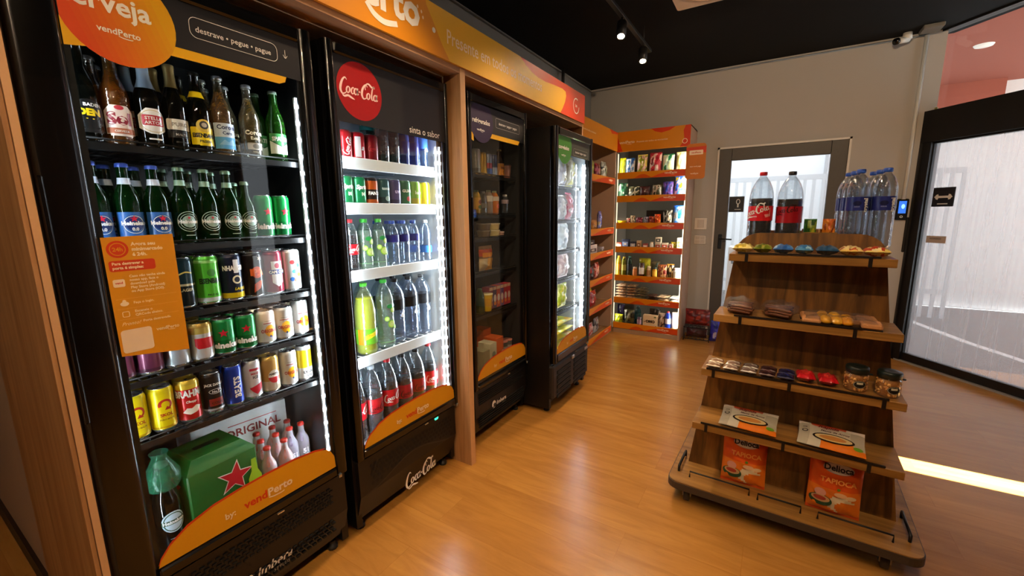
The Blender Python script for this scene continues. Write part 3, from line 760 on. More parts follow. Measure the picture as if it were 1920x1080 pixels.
V, F = script_logo(.215); b = B().sheet(V, F, WH, .0095, .375, .118, .06); b.build('lettering', kp)
b = B(); b.box(.465, .505, -.003, .0, .352, .372, pm('0A1210', .3)); b.poly([(.474, .356), (.494, .356), (.499, .367), (.469, .367)], emit('30F0A8', 4), -.0036); b.build('display', soda)

# --- 3 dim cooler
cold, dr, kp = fridge('black glass door cooler with purple circle and unlit inside', -1.415, 1.868, .634,
    (.030, .600, .40, 2.0), 1.84, pm('2A2828', .6, var=.03), None, shelves=(1.640, 1.405, 1.265, 1.055, .790), kick='louver', top=2.045)
b = B(); b.poly([(.030, 2.0), (.030, 1.855), (.606, 1.855), (.606, 2.0)], DK, Y_)
b.poly([(.03, 1.808), (.055, 1.80), (.055, 1.838), (.03, 1.85)][::1], YEL, Y_-.0004); b.poly([(.215, 1.836), (.525, 1.836), (.545, 1.862), (.215, 1.862)], YEL, Y_-.0004)
hp = b.build('header_decal', dr)
b = B(); cc = [(max(.031, x), min(1.999, z)) for x, z in ell(.132, 1.912, .112, .112, 40)]; b.poly(cc, pm('2A1440', .45), Y_-.001); b.build('circle_sticker', hp)
b = B(); b.sheet(*text2d('refrigerados', .034, .03), WH, Y_-.002, .127, 1.902); wordmark(b, .085, 1.862, .017, WH, WH, Y_-.002)
b.sheet(*text2d('destrave • pegue • pague', .0205, .012), WH, Y_-.002, .405, 1.923); b.sheet(*ring(rrect(.27, .54, 1.903, 1.957, .01, 4), rrect(.2716, .5384, 1.9046, 1.9554, .0085, 4)), pm('B8B4B0', .5), Y_-.002); b.build('lettering', hp)
band_decal(dr, .032, .604, .425, .108, Y_)
b = B(); V, F = text2d('Imbera', .04, .03, 'LEFT', .15); b.sheet(V, F, WH, .0145, .235, .195); b.sheet(*text2d('STYLUS', .013, 0, 'LEFT', .15), pm('A8A49C', .4), .014, .30, .180)
b.poly(ell(.205, .21, .022, .026, 16), WH, .0145); b.poly(ell(.212, .205, .014, .012, 12), KICK, .014); b.build('lettering', kp)

# --- 4 freezer
frz, dr, kp = fridge('black glass door freezer with green circle, brightly lit, standing forward', -1.21, 2.506, .645,
    (.045, .595, .43, 1.908), 1.80, pm('DCE4E8', .35, var=.02), dict(at=[(.585, .046, 0), (.568, .060, 0), (.545, .1, 0)], base=8, dots=45, W=9, L=5), D=.62, top=1.955, zb=.10, kick='louver2', shelves=(1.60, 1.36, 1.14, .93, .70), kz=.375)
b = B(); b.poly([(.045, 1.908), (.045, 1.795), (.595, 1.795), (.595, 1.908)], pm('3A3C34', .5), Y_); hp = b.build('header_decal', dr)
b = B(); cc = [(max(.046, x), min(1.907, z)) for x, z in ell(.145, 1.845, .115, .112, 36)]; b.poly(cc, pm('3F8A2C', .45), Y_-.001); b.build('circle_sticker', hp)
b = B(); b.sheet(*text2d('congelados', .036, .03), WH, Y_-.002, .133, 1.825); wordmark(b, .095, 1.782, .016, WH, WH, Y_-.002)
b.sheet(*text2d('destrave • pegue • pague', .020, .012), WH, Y_-.002, .42, 1.822); b.sheet(*ring(rrect(.29, .55, 1.803, 1.850, .01, 4), rrect(.2916, .5484, 1.8046, 1.8484, .0085, 4)), pm('A8B4A0', .5), Y_-.002); b.build('lettering', hp)
band_decal(dr, .046, .594, .432, .10, Y_)

# ------------------------------------------------------------------ wooden surround with the long orange header
t = thing('cooler_surround', 'oak laminate surround with a long orange header over the coolers', 'cabinet', (-1.35, .245, 0), pi/2)
L_ = 3.03
def up(name, x0, x1, d0=.0, z1=2.10, lab=None):
    b = B(); b.box(x0, x1, d0, .66, 0, z1, OAK); b.box(x0, x1, d0-.002, d0, 0, z1, pm('D0A070', .5)); return b.build(name, t)
up('side_panel', -.0145, -.001); B().box(-.024, -.0155, .004, .68, 0, 2.33, OAK).build('side_cladding', t)
up('side_panel', 1.476, 1.514); up('side_panel', L_-.02, L_, .0, 2.10)
B().box(-.012, L_, .0, .68, 2.080, 2.104, OAKX).build('top_board', t)
b = B(); b.box(-.012, L_, -.012, .012, 2.104, 2.312, ORG2); b.box(L_-.002, L_+.001, -.0125, .02, 2.104, 2.312, pm('C23408', .5)); hd = b.build('header', t)
B().box(-.012, L_, .012, .68, 2.30, 2.312, OAKX).build('header_top', t)
Yh = -.0128; b = B()
X = lambda y: y-.245
b.poly([(X(.2), 2.104), (X(1.60), 2.104), (X(1.63), 2.113), (X(1.585), 2.16), (X(1.535), 2.23), (X(1.49), 2.29), (X(1.485), 2.312), (X(.2), 2.312)], pm('DC8C0A', .45, var=.02), Yh)
yb = [(X(1.485), 2.312), (X(1.49), 2.29), (X(1.535), 2.23), (X(1.585), 2.16), (X(1.635), 2.104), (X(2.83), 2.104), (X(2.865), 2.14), (X(2.905), 2.19), (X(2.925), 2.235), (X(2.915), 2.262), (X(2.86), 2.270), (X(2.72), 2.262), (X(2.60), 2.252), (X(2.50), 2.252), (X(2.42), 2.262), (X(2.34), 2.285), (X(2.28), 2.312)]
b.poly(yb, YEL, Yh-.0004)
b.poly([(X(2.12), 2.104), (X(3.275), 2.104), (X(3.275), 2.312), (X(2.22), 2.312)], RDO, Yh)
b.build('header_art', hd)
b = B()
V, F = text2d('vendPerto', .170, .035, 'RIGHT'); b.sheet(V, F, WH, Yh-.001, X(1.445), 2.182)
q = stroke2d([[(X(1.165), 2.180, .8), (X(1.20), 2.150, 1), (X(1.25), 2.138, 1), (X(1.315), 2.152, .9)]], .022); b.sheet(q[0], q[1], WH, Yh-.001)
for a_, z_ in ((0, 2.262), (.022, 2.25), (.030, 2.23)): b.poly(ell(X(1.435)+a_, z_, .005, .007, 8), CREAM, Yh-.001)
b.poly(ell(X(1.531), 2.203, .011, .011, 16), WH, Yh-.001)
b.sheet(*text2d('Presente em todos os momentos', .0865, .008, 'LEFT', 0, .80), CREAM, Yh-.001, X(1.615), 2.178)
V, F = text2d('24h', .025, .02); b.sheet(V, F, WH, Yh-.001, X(3.105), 2.195)
q = stroke2d([[(X(3.105)+.052*cos(a_), 2.203+.052*sin(a_), 1) for a_ in [math.radians(60+d*300/12) for d in range(13)]]], .008); b.sheet(q[0], q[1], WH, Yh-.001)
b.build('lettering', hd)

# ------------------------------------------------------------------ goods: builders (each made once, then copied with its parts)
PROTO = {}
def copy_tree(o, parent=None):
    c = o.copy(); COL.objects.link(c); c.parent = parent
    for ch in list(o.children): copy_tree(ch, c)
    return c
def put(key, make, name, label, cat, loc, rz=0., group=None, rx=0., ry=0., sc=None):
    """first use builds the thing, later uses copy it and each of its parts"""
    if key in PROTO: r = copy_tree(PROTO[key])
    else:
        r = bpy.data.objects.new(name, None); COL.objects.link(r); r.empty_display_size = .02
        for pn, b in make():
            if '>' in pn:
                pa, pn = pn.split('>'); b.build(pn, [c for c in r.children if c.name.split('.')[0] == pa][-1])
            else: b.build(pn, r)
        PROTO[key] = r
    r.location = loc; r.rotation_euler = (rx, ry, rz); r['label'] = label; r['category'] = cat
    if sc: r.scale = sc
    if group: r['group'] = group
    elif 'group' in r: del r['group']
    return r
ALU = pm('C9CCCE', .25, .9, var=.04); GOLD = pm('C8A24A', .3, .8); WHI = pm('EDEDEA', .4, var=.02); INK = pm('141414', .5)
def C(h, r=.32, m=.0, **k): return pm(h, r, m, coat=.3, var=.02, **k)
def can(h=.122, r=.033, body='FFFFFF', bands=(), top=None, deco=None, metal=.35):
    def make():
        bm = C(body, .3, metal); b = B(); z = [(r*.72, .0), (r*.80, .0), (r, .010)]
        cuts = sorted({.012, h-.014}|{x for q in bands for x in (.012+q[0]*(h-.026), .012+q[1]*(h-.026))})
        def mat_at(zz):
            for q in bands:
                if .012+q[0]*(h-.026)-1e-6 <= zz < .012+q[1]*(h-.026)-1e-6: return q[2] if not isinstance(q[2], str) else C(q[2], .3, metal)
            return bm
        P = [(r*.70, .004, ALU), (r*.74, 0, ALU), (r*.82, .0, ALU), (r*.99, .010, bm)]+[(r, c, mat_at(c)) for c in cuts]
        tm = C(top, .3, .5) if top else bm
        P += [(r*.985, h-.009, tm), (r*.86, h-.002, ALU)]
        P[-3] = (r, cuts[-1], tm)
        b.lathe(P, bm, 22)
        if deco: deco(b, r, h)
        l = B(); l.lathe([(r*.85, h-.003), (r*.88, h), (r*.84, h), (r*.82, h-.004), (0, h-.004)], ALU if not top else C(top, .3, .8), 20)
        l.box(-.004, .004, -.010, .008, h-.0035, h-.0025, ALU); l.poly(ell(0, 0, .001, .001, 3), ALU)
        return [('can_body', b), ('lid', l)]
    return make
LG = [(.0285, 0), (.0305, .004), (.0305, .118), (.0285, .135), (.022, .155), (.0150, .172), (.0132, .185), (.0125, .218), (.0138, .220), (.0138, .226), (.0125, .228)]
def bottle(glass, cap, h=.235, r=.0305, label=None, neck=None, deco=None, foil=None, liquid=None, lab_a=1.35):
    def make():
        k = h/.232; kr = r/.0305
        P = [(p[0]*kr, p[1]*k) for p in LG]
        b = B(); b.lathe([(0, .002)]+P, glass, 22)
        out = [('bottle_body', b)]
        if liquid:
            b = B(); b.lathe([(0, .004)]+[(max(.002, p[0]*.93), max(.004, p[1])) for p in P[:7]]+[(0, P[6][1])], liquid, 16); out.append(('drink', b))
        b = B(); b.lathe([(.0145*kr, h-.012), (.0150*kr, h-.010), (.0140*kr, h-.002), (.010*kr, h), (0, h)], cap, 16); out.append(('cap', b))
        if label:
            b = B()
            for (z0, z1, m, a) in label: b.cband(r, z0, z1, m, -a, a, .0003)
            if deco: deco(b, r, h)
            out.append(('label', b))
        if neck:
            b = B(); z0, z1, m = neck
            def rad(z):
                for i in range(len(P)-1):
                    if P[i][1] <= z <= P[i+1][1]: t = (z-P[i][1])/(P[i+1][1]-P[i][1]); return P[i][0]+(P[i+1][0]-P[i][0])*t
                return P[-1][0]
            b.lathe([(rad(z0+(z1-z0)*i/5)+.0006, z0+(z1-z0)*i/5) for i in range(6)], m, 16); out.append(('neck_label', b))
        return out
    return make
def pet(h=.23, r=.032, wall='DDE8EE', dens=.18, cap='2A56B0', liquid=None, lvl=.72, label=None, deco=None, ribs=True, caph=.016, shoulder=.62):
    def make():
        rn = .0125 if h < .28 else .014
        P = [(r*.82, 0), (r*.97, .008), (r, .016)]
        if ribs:
            n = 7; z0, z1 = .02, h*shoulder-.012
            for i in range(n):
                z = z0+(z1-z0)*i/n; P += [(r, z), (r*.955, z+(z1-z0)/n*.5)]
            P.append((r, z1))
        P += [(r, h*shoulder)]
        for i in range(1, 7):
            t = i/6; P.append((rn*1.1+(r-rn*1.1)*(cos(pi/2*t)**.8 if t < 1 else 0), h*shoulder+(h*.93-h*shoulder)*(t**.9)))
        P += [(rn, h*.935), (rn, h-caph)]
        b = B(); b.lathe([(0, .006)]+P, bottle_glass(wall, dens) if dens > .4 else clear_pet(wall, dens*.25), 22); out = [('bottle_body', b)]
        if liquid:
            Q = [(p[0]*.94, max(.004, p[1])) for p in P if p[1] < h*lvl]
            last = Q[-1][0]
            b = B(); b.lathe([(0, .004)]+Q+[(last*.98, h*lvl), (0, h*lvl)], liquid, 18); out.append(('drink', b))
        b = B(); b.lathe([(rn*1.12, h-caph), (rn*1.18, h-caph+.002), (rn*1.16, h-.002), (rn, h), (0, h)], C(cap, .4), 16); out.append(('cap', b))
        if label:
            b = B()
            for (z0, z1, m) in label: b.cband(r, z0, z1, m, eps=.0008)
            if deco: deco(b, r+.0006, h)
            out.append(('label', b))
        return out
    return make
def tx(b, s, r, z, size, mat, ang=0., bold=.03, shear=0., sx=1., rot=False, eps=.0009):
    V, F = text2d(s, size, bold, 'CENTER', shear, sx)
    if rot: V = [(-y+size*.35, x) for x, y in V]
    b.wrap(V, F, mat, r, z, ang, eps)
def lg(b, width, r, z, mat, ang=0., rot=0.):
    V, F = script_logo(width)
    if rot: V = [(x*cos(rot)-y*sin(rot), x*sin(rot)+y*cos(rot)) for x, y in V]
    b.wrap(V, F, mat, r, z, ang, .0010)
def blob(fn_, nx=16, ny=20): return fn_
def pouch(w, h, t, matfn, nx=18, ny=22, seed=0, wr=.0035, crimp=.05, edge=None):
    """a filled bag standing in the XZ plane: pillow profile, pinched ends, creased foil"""
    def make():
        rnd = random.Random(seed); ph = [rnd.uniform(0, 6.28) for _ in range(6)]; b = B()
        for sd in (-1, 1):
            V = []
            for j in range(ny+1):
                v = j/ny
                for i in range(nx+1):
                    u = i/nx
                    a = max(0, 1-abs(2*u-1)**2.6)**.6; q = 0 if v < crimp or v > 1-crimp else (max(0, 1-abs(2*(v-crimp)/(1-2*crimp)-1)**2.8))**.55
                    d = t/2*a*q
                    wv = wr*(sin(9*u+5*v+ph[0])*sin(13*v-4*u+ph[1])+.6*sin(23*u+ph[2])*sin(7*v+ph[3])+.5*sin(31*v+11*u+ph[4]))*min(1, a*2)*(q > 0)
                    xs = (u-.5)*w*(1-.07*a*q-.03*(1-abs(2*v-1)))
                    V.append((xs, sd*(d+max(-d*.8, wv)+.0006), v*h))
            F = []; M_ = []
            for j in range(ny):
                for i in range(nx):
                    f = (j*(nx+1)+i, j*(nx+1)+i+1, (j+1)*(nx+1)+i+1, (j+1)*(nx+1)+i)
                    if sd > 0: f = f[::-1]
                    F.append(f); M_.append(matfn((i+.5)/nx, (j+.5)/ny, sd < 0))
            b0 = len(b.v); b.v += V
            for f, m in zip(F, M_): b.f.append(tuple(b0+k for k in f)); b.m.append(b.mi(m)); b.sm.append(True)
        out = [('bag', b)]
        return out
    return make
def plain(*cols, n=3.0, r=.3, seed=0):
    """patchy print of several colours (soft blobs fixed on the wrapper)"""
    ms = [pm(c, r, .0, coat=.4, var=.05) for c in cols]
    rnd = random.Random(seed); p = [rnd.uniform(0, 6.28) for _ in range(4)]
    def f(u, v, front):
        if v < .05 or v > .95: return ms[0]
        s = sin(n*2.1*u+p[0]+2*v)*sin(n*1.7*v+p[1])+.6*sin(n*3.3*u-n*2.2*v+p[2])
        k = int((s+1.6)/3.2*len(ms)); return ms[max(0, min(len(ms)-1, k))]
    return f
def carton(w, d, h, col, deco=None, side=None, rough=.6, bev=.0015):
    def make():
        b = B(); b.box(-w/2, w/2, -d/2, d/2, 0, h, pm(col, rough, var=.03), bev)
        out = [('carton', b)]
        if deco:
            q = B(); deco(q, w, d, h); out.append(('print', q))
        return out
    return make
ORD = ['leftmost', 'second', 'third', 'fourth', 'fifth', 'sixth', 'seventh', 'eighth', 'ninth', 'tenth', 'eleventh']

# --- beer cooler contents -------------------------------------------------
GG = bottle_glass('06260C', .50, .04, .4); GG2 = bottle_glass('1E4A12', .35, .04, .4); DKG = bottle_glass('070907', .85, .04); CLR = clear_pet('D8D0A8', .05); CLA = clear_pet('B07A30', .10)
S_ = C('C9CDD0', .3, .6)
def d_baden(b, r, h):
    b.cpoly(ell(0, .065, .036, .036, 24), C('101214'), r, 0, 0, .0008)
    tx(b, 'DEN', r, .062, .022, C('F2D21A'), 0, .06, eps=.0014); tx(b, 'BADEN', r, .084, .011, WHI, .25, .03, eps=.0014); tx(b, '—', r, .05, .014, C('F2D21A'), eps=.0014)
def d_sol(b, r, h):
    b.cpoly([(-.034, .024), (.034, .024), (.034, .082), (.018, .098), (-.018, .098), (-.034, .082)], C('E8DCD6'), r, 0, 0, .0007)
    tx(b, 'Sol', r, .050, .042, C('8E1430'), -.05, .05, eps=.0014); b.cpoly(rrect(-.032, .032, .026, .040, .002, 1), C('B86A4A'), r, 0, 0, .0012); tx(b, 'CERVEZA', r, .030, .007, WHI, eps=.0016)
    b.cpoly(ell(0, .092, .010, .006, 10), C('C83A4A'), r, 0, 0, .0012)
def d_stella(b, r, h):
    b.cpoly([(-.036, .050), (-.010, .036), (.010, .036), (.036, .050), (.036, .084), (.014, .104), (-.014, .104), (-.036, .084)], C('ECECEA'), r, 0, 0, .0007); b.cpoly(rrect(-.026, .026, .058, .086, .003, 2), C('B81C30'), r, 0, 0, .0012)
    tx(b, 'STELLA', r, .0735, .0120, WHI, 0, .02, eps=.0017); tx(b, 'ARTOIS', r, .0615, .0120, WHI, 0, .02, eps=.0017); V, F = ring(ell(0, .070, .032, .030, 24), ell(0, .070, .0305, .0285, 24)); b.wrap(V, F, C('C8B070'), r, 0, 0, .0011)
def d_dark(b, r, h):
    b.cpoly(rrect(-.034, .034, .056, .086, .004, 2), C('DAD6CC'), r, 0, 0, .0007); tx(b, 'PURO', r, .066, .015, C('8A8478'), eps=.0012)
    b.cpoly(rrect(-.034, .034, .034, .054, .002, 2), C('1C1C1E'), r, 0, 0, .0007); tx(b, 'MALTE', r, .040, .009, C('A8A49C'), eps=.0012)
def d_eis(b, r, h):
    b.cpoly(rrect(-.038, .038, .022, .074, .003, 2), C('F2D414'), r, 0, 0, .0007); b.cpoly(ell(0, .078, .020, .019, 18), C('D8B84A'), r, 0, 0, .0012)
    tx(b, 'EISENBAHN', r, .044, .0165, C('1A1A1A'), 0, .05, eps=.0014, sx=.75); tx(b, 'PILSEN', r, .029, .010, C('1A1A1A'), eps=.0014); b.cpoly(ell(0, .080, .012, .012, 12), C('3A3A3A'), r, 0, 0, .0016); b.cpoly(ell(0, .080, .007, .007, 10), C('C8C0B0'), r, 0, 0, .0020)
def d_corc(b, r, h):
    b.cpoly(rrect(-.038, .038, .018, .054, .002, 2), C('58A6DC'), r, 0, 0, .0007); b.cpoly(rrect(-.038, .038, .054, .096, .002, 2), C('C8D6E2'), r, 0, 0, .0007)
    tx(b, 'Corona', r, .078, .018, C('1B2A5A'), 0, .03, eps=.0012); tx(b, 'Cero', r, .062, .013, C('1B2A5A'), eps=.0012); b.cpoly([(-.026, .030), (-.01, .046), (0, .038), (.012, .048), (.026, .030)], C('8CC4E8'), r, 0, 0, .0012)
def d_core(b, r, h):
    tx(b, 'Corona', r, .074, .019, C('E8E2C8'), 0, .04, eps=.0008); tx(b, 'Extra', r, .058, .014, C('E8E2C8'), eps=.0008); b.cpoly(rrect(-.026, .026, .026, .048, .002, 2), C('B8B4A4'), r, 0, 0, .0007); b.cpoly(ell(0, .037, .012, .008, 10), C('6A6658'), r, 0, 0, .0011)
def d_spat(b, r, h):
    b.cpoly([(-.038, .022), (.038, .022), (.038, .066), (0, .046), (-.038, .066)], C('DDE8D8'), r, 0, 0, .0007); b.cpoly([(-.038, .068), (0, .048), (.038, .068), (.038, .090), (-.038, .090)], C('3C8A4A'), r, 0, 0, .0007)
    tx(b, 'SPATEN', r, .066, .0185, WHI, 0, .05, eps=.0013, sx=.9)
def d_heib(b, r, h):
    b.cpoly(ell(0, .060, .022, .022, 20), C('0E2E6E'), r, 0, 0, .0011); b.cpoly(star(0, .072, .0095), C('D8203C'), r, 0, 0, .0018)
    tx(b, 'Heineken', r, .055, .0145, WHI, 0, .05, eps=.0018); tx(b, '0.0', r, .040, .0115, WHI, 0, .05, eps=.0018)
    V, F = ring(ell(0, .056, .0235, .0245, 24), ell(0, .056, .0222, .0232, 24)); b.wrap(V, F, WHI, r, 0, 0, .0015)
def d_heig(b, r, h):
    for R in (.030, .0235): V, F = ring(ell(0, .062, R, R, 26), ell(0, .062, R-.0015, R-.0015, 26)); b.wrap(V, F, C('AEC0B4'), r, 0, 0, .0009)
    b.cpoly(ell(0, .062, .018, .018, 18), C('8FA79A'), r, 0, 0, .0008); tx(b, 'Heineken', r, .057, .0145, WHI, 0, .05, eps=.0014); b.cpoly(star(0, .073, .005), C('C8283C'), r, 0, 0, .0014)
FOILB = C('B9D4EA', .35, .3); FOILG = C('C8B070', .3, .7)
BT = {
 'baden': (bottle(DKG, C('1A1A1A'), .245, .033, [(.02, .03, C('202020'), .8)], deco=d_baden), 'dark bottle with round black and yellow label'),
 'sol': (bottle(CLA, C('C8CCD0', .3, .6), .235, .031, [(.02, .024, C('F0E6E2'), .8)], deco=d_sol, liquid=pm('8A4A14', .2, alpha=.6)), 'amber bottle with white and crimson label'),
 'stella': (bottle(DKG, FOILB, .24, .031, [(.02, .024, C('F0F0F0'), .5)], deco=d_stella, neck=(.158, .226, FOILB)), 'dark bottle with pale blue foil neck'),
 'foil': (bottle(DKG, FOILG, .24, .030, [(.02, .024, C('202020'), .5)], deco=d_dark, neck=(.175, .228, FOILG)), 'dark bottle with gold foil neck'),
 'eis': (bottle(DKG, C('20201E'), .235, .031, [(.02, .022, C('F2D414'), .5)], deco=d_eis, neck=(.160, .178, C('F2D414'))), 'dark bottle with yellow label'),
 'corc': (bottle(CLR, C('D6DCE2', .3, .5), .24, .0305, [(.018, .020, C('58A6DC'), .5)], deco=d_corc, liquid=pm('7A4E12', .2, alpha=.6)), 'clear bottle with sky blue label'),
 'core': (bottle(CLR, C('B8BCC0', .3, .5), .235, .0305, [(.018, .020, C('C8C4A8'), .4)], deco=d_core, liquid=pm('5A4A10', .2, alpha=.6)), 'clear bottle with pale printed lettering'),
 'spat': (bottle(GG2, C('A8B8A8', .3, .5), .235, .0305, [(.02, .022, C('3C8A4A'), .5)], deco=d_spat), 'green bottle with white and green label'),
 'heib': (bottle(GG, C('3A56B8', .3, .3), .222, .0305, [(.018, .090, C('2C62A8'), 1.25)], deco=d_heib, neck=(.165, .182, C('C8D4E8'))), 'green bottle with blue label'),
 'heig': (bottle(GG, C('7A9A84', .3, .5), .222, .0305, [(.02, .022, C('AEC0B4'), .4)], deco=d_heig, neck=(.168, .184, C('8CB09A'))), 'green bottle with round silver label'),
 'heis': (bottle(GG2, C('8AA890', .3, .5), .192, .028, [(.02, .022, C('AEC0B4'), .4)], deco=lambda b, r, h: d_heig(b, r, h)), 'short green bottle with round silver label'),
}
def cell(fr, lx, d, z):
    """point inside a cooler: lx along its width (world y), d metres behind its front"""
    return (fr.location.x-d, lx, z)
def shelfrow(fr, where, z, row, d, items, table, cat, names=None, jit=.03):
    cnt = {}
    seqtot = {}
    lim = fr.location.y+fr['w']-.0445-(.0345 if cat == 'can' else .033)
    if len(items) > 2 and items[-1][1] > lim:
        a0 = items[0][1]; kk = (lim-a0)/(items[-1][1]-a0); items = [(it[0], a0+(it[1]-a0)*kk)+tuple(it[2:]) for it in items]
    for k, *_ in items: seqtot[k] = seqtot.get(k, 0)+1
    for i, it in enumerate(items):
        k, y = it[0], it[1]; ang = it[2] if len(it) > 2 else random.uniform(-jit, jit)
        mk, base = table[k]
        n = cnt.get(k, 0); cnt[k] = n+1
        nm = 'bottle' if cat == 'bottle' else ('drink_can' if cat == 'can' else cat)
        if seqtot[k] == 1: lab = '%s, %s, %s' % (base, row, where)
        else: lab = '%s, %s of %d, %s, %s' % (base, ORD[n], seqtot[k], row, where)
        put((id(table), k), mk, nm, lab, cat, cell(fr, y, d, z), pi/2+ang, '%s, %s' % (base, where) if (seqtot[k] > 1 or row != 'front row') else None)
R1, R2, R3 = 'front row', 'second row', 'third row'
Wt = 'top shelf, beer cooler'
shelfrow(beer, Wt, 1.600, R1, .115, [('baden', .395), ('sol', .458, -.1), ('stella', .528), ('foil', .590), ('eis', .652), ('corc', .716), ('core', .802), ('spat', .890)], BT, 'bottle')
shelfrow(beer, Wt, 1.600, R2, .195, [('sol', .438), ('stella', .512), ('foil', .577), ('eis', .640), ('corc', .703), ('core', .770), ('spat', .870)], BT, 'bottle')
shelfrow(beer, Wt, 1.600, R3, .275, [('sol', .47), ('core', .745), ('spat', .89)], BT, 'bottle')
Wt = 'second shelf, beer cooler'
shelfrow(beer, Wt, 1.330, R1, .115, [('heib', .382), ('heib', .449), ('heib', .514), ('heig', .578), ('heig', .643), ('heig', .707)], BT, 'bottle')
shelfrow(beer, Wt, 1.330, R1, .125, [('heis', .766), ('heis', .826)][:1], BT, 'bottle')
shelfrow(beer, Wt, 1.330, R2, .195, [('heib', .432), ('heib', .497), ('heig', .562), ('heig', .630), ('heig', .696), ('heis', .764), ], BT, 'bottle')
shelfrow(beer, Wt, 1.330, R3, .275, [('heig', .45), ('heig', .515), ('heig', .585), ('heig', .655), ('heig', .725), ('heis', .79)], BT, 'bottle')
def sq(b, r, z0, z1, hw, col, ang=0., eps=.0006): b.cpoly(rrect(-hw, hw, z0, z1, .001, 1), C(col) if isinstance(col, str) else col, r, 0, ang, eps)
def c_heine(b, r, h):
    b.cpoly(star(.0, h*.62, .015), C('C81E34'), r, 0, 0, .0010); tx(b, 'Heineken', r, h*.22, .026, WHI, .0, .05, eps=.0010)
def c_orig(b, r, h):
    b.cpoly(ell(.002, h*.40, .019, .022, 16), C('F0B418'), r, 0, .0, .0007)
    tx(b, 'ORIGINAL', r, h*.36, .0165, C('A8302A'), 0, .04, eps=.0013, sx=.75); sq(b, r, h*.62, h*.64, .02, 'A8302A'); sq(b, r, h*.69, h*.70, .016, '6A6A6A'); b.cpoly([(0, h*.20), (.004, h*.24), (0, h*.28), (-.004, h*.24)], C('1E3A8A'), r, 0, 0, .0012)
def c_skol(b, r, h):
    V, F = stroke2d([[(.016*cos(math.radians(a))+.004, h*.60+.016*sin(math.radians(a)), 1.) for a in range(200, 560-50, -20) if False] or [(.014*cos(math.radians(a)), h*.62+.014*sin(math.radians(a)), 1+.6*(a-(-60))/260) for a in range(-60, 201, 20)]], .005)
    b.wrap(V, F, C('B0281A'), r, 0, 0, .0009); b.cpoly([(.013, h*.62-.016), (-.003, h*.62-.016), (.003, h*.62-.005)], C('B0281A'), r, 0, 0, .0010)
    tx(b, 'SKOL', r, h*.36, .013, C('A8281A'), 0, .03, eps=.0009); tx(b, 'PURO MALTE', r, h*.27, .006, C('8A6A10'), eps=.0009)
def c_brahma(b, r, h):
    tx(b, 'BRAHMA', r, h*.62, .030, WHI, 0, .04, eps=.0009, sx=.72); tx(b, 'Chopp', r, h*.48, .010, WHI, eps=.0009, shear=.3)
    b.cpoly([(-.024, h*.26), (-.012, h*.36), (0, h*.34), (.012, h*.40), (.026, h*.36), (.016, h*.24), (-.006, h*.20)], C('F2E8D8'), r, 0, 0, .0009)
def c_jack(b, r, h):
    tx(b, 'JACK DANIELS', r, h*.70, .0115, WHI, 0, .03, eps=.0009, sx=.8); V, F = ring(ell(0, h*.56, .019, .008, 20), ell(0, h*.56, .0178, .0068, 20)); b.wrap(V, F, WHI, r, 0, 0, .0009); tx(b, 'No.7', r, h*.53, .010, WHI, eps=.0009)
    sq(b, r, h*.20, h*.38, .021, '7E1A14'); tx(b, 'COLA', r, h*.25, .011, C('2A0806'), eps=.0013)
def c_beats(b, r, h): tx(b, 'BEATS', r, h*.47, .0265, WHI, 0, .04, rot=True, eps=.0009)
def c_mikes(b, r, h):
    sq(b, r, h*.74, h*.80, .017, 'B02A36'); tx(b, "MIKE'S", r, h*.64, .010, C('B02A36'), 0, .04, eps=.0009); tx(b, 'ICE', r, h*.54, .013, C('3A3A48'), 0, .04, eps=.0009)
    b.cpoly([(-.022, h*.30), (.022, h*.42), (.022, h*.26), (0, h*.12), (-.012, h*.2)], C('C02038'), r, 0, 0, .0009)
def c_amst(b, r, h):
    b.cpoly(ell(0, h*.46, .020, .024, 20), C('E8E2D6'), r, 0, 0, .0008); b.cpoly([(.020*cos(math.radians(a)), h*.44+.022*sin(math.radians(a))) for a in range(180, 361, 15)], C('C01E28'), r, 0, 0, .0013); tx(b, 'AMSTEL', r, h*.50, .010, C('3A2A1A'), 0, .05, eps=.0014)
def c_yw(b, r, h): tx(b, 'LYNN', r, h*.22, .014, C('202020'), 0, .05, eps=.0009); tx(b, 'VIN', r, h*.12, .012, C('202020'), .1, .05, eps=.0009)
def c_teal(b, r, h): tx(b, 'LAGER', r, h*.35, .012, C('C8C29A'), eps=.0009); V, F = stroke2d([[(-.02, h*.66, 1), (0, h*.72, 1), (.02, h*.69, 1)]], .004); b.wrap(V, F, C('C8B860'), r, 0, 0, .0009)
def c_eisc(b, r, h): tx(b, 'EISENBAHN', r, h*.45, .022, C('17331A'), 0, .05, sx=.62, eps=.0009); b.cpoly(ell(0, h*.66, .012, .012, 14), C('3E8A34'), r, 0, 0, .0009); tx(b, 'PALE ALE', r, h*.2, .008, C('17331A'), eps=.0009)
def c_naven(b, r, h): tx(b, 'NHAUSEN', r, h*.66, .021, WHI, -.05, .05, sx=.72, eps=.0009); V, F = ring(ell(.003, h*.46, .014, .014, 18), ell(.003, h*.46, .009, .009, 18)); b.wrap(V, F, C('E8E4C8'), r, 0, 0, .0009); sq(b, r, h*.60, h*.88, .008, 'E8ECF0', .1); tx(b, 'LAGER', r, h*.24, .012, C('E8C81A'), .3, .04, shear=.3, eps=.0010)
def c_ipa(b, r, h): b.cpoly(ell(.0, h*.56, .018, .02, 16), C('C8481A'), r, 0, 0, .0007); tx(b, 'IPA', r, h*.50, .030, C('E86A2A'), 0, .06, eps=.0012); b.cpoly([(-.015, h*.12), (.005, h*.2), (.016, h*.36), (.006, h*.38), (-.012, h*.3)], C('C8522A'), r, 0, 0, .0009); b.cpoly(star(.012, h*.86, .009, 6), C('E8D8C0'), r, 0, 0, .0009)
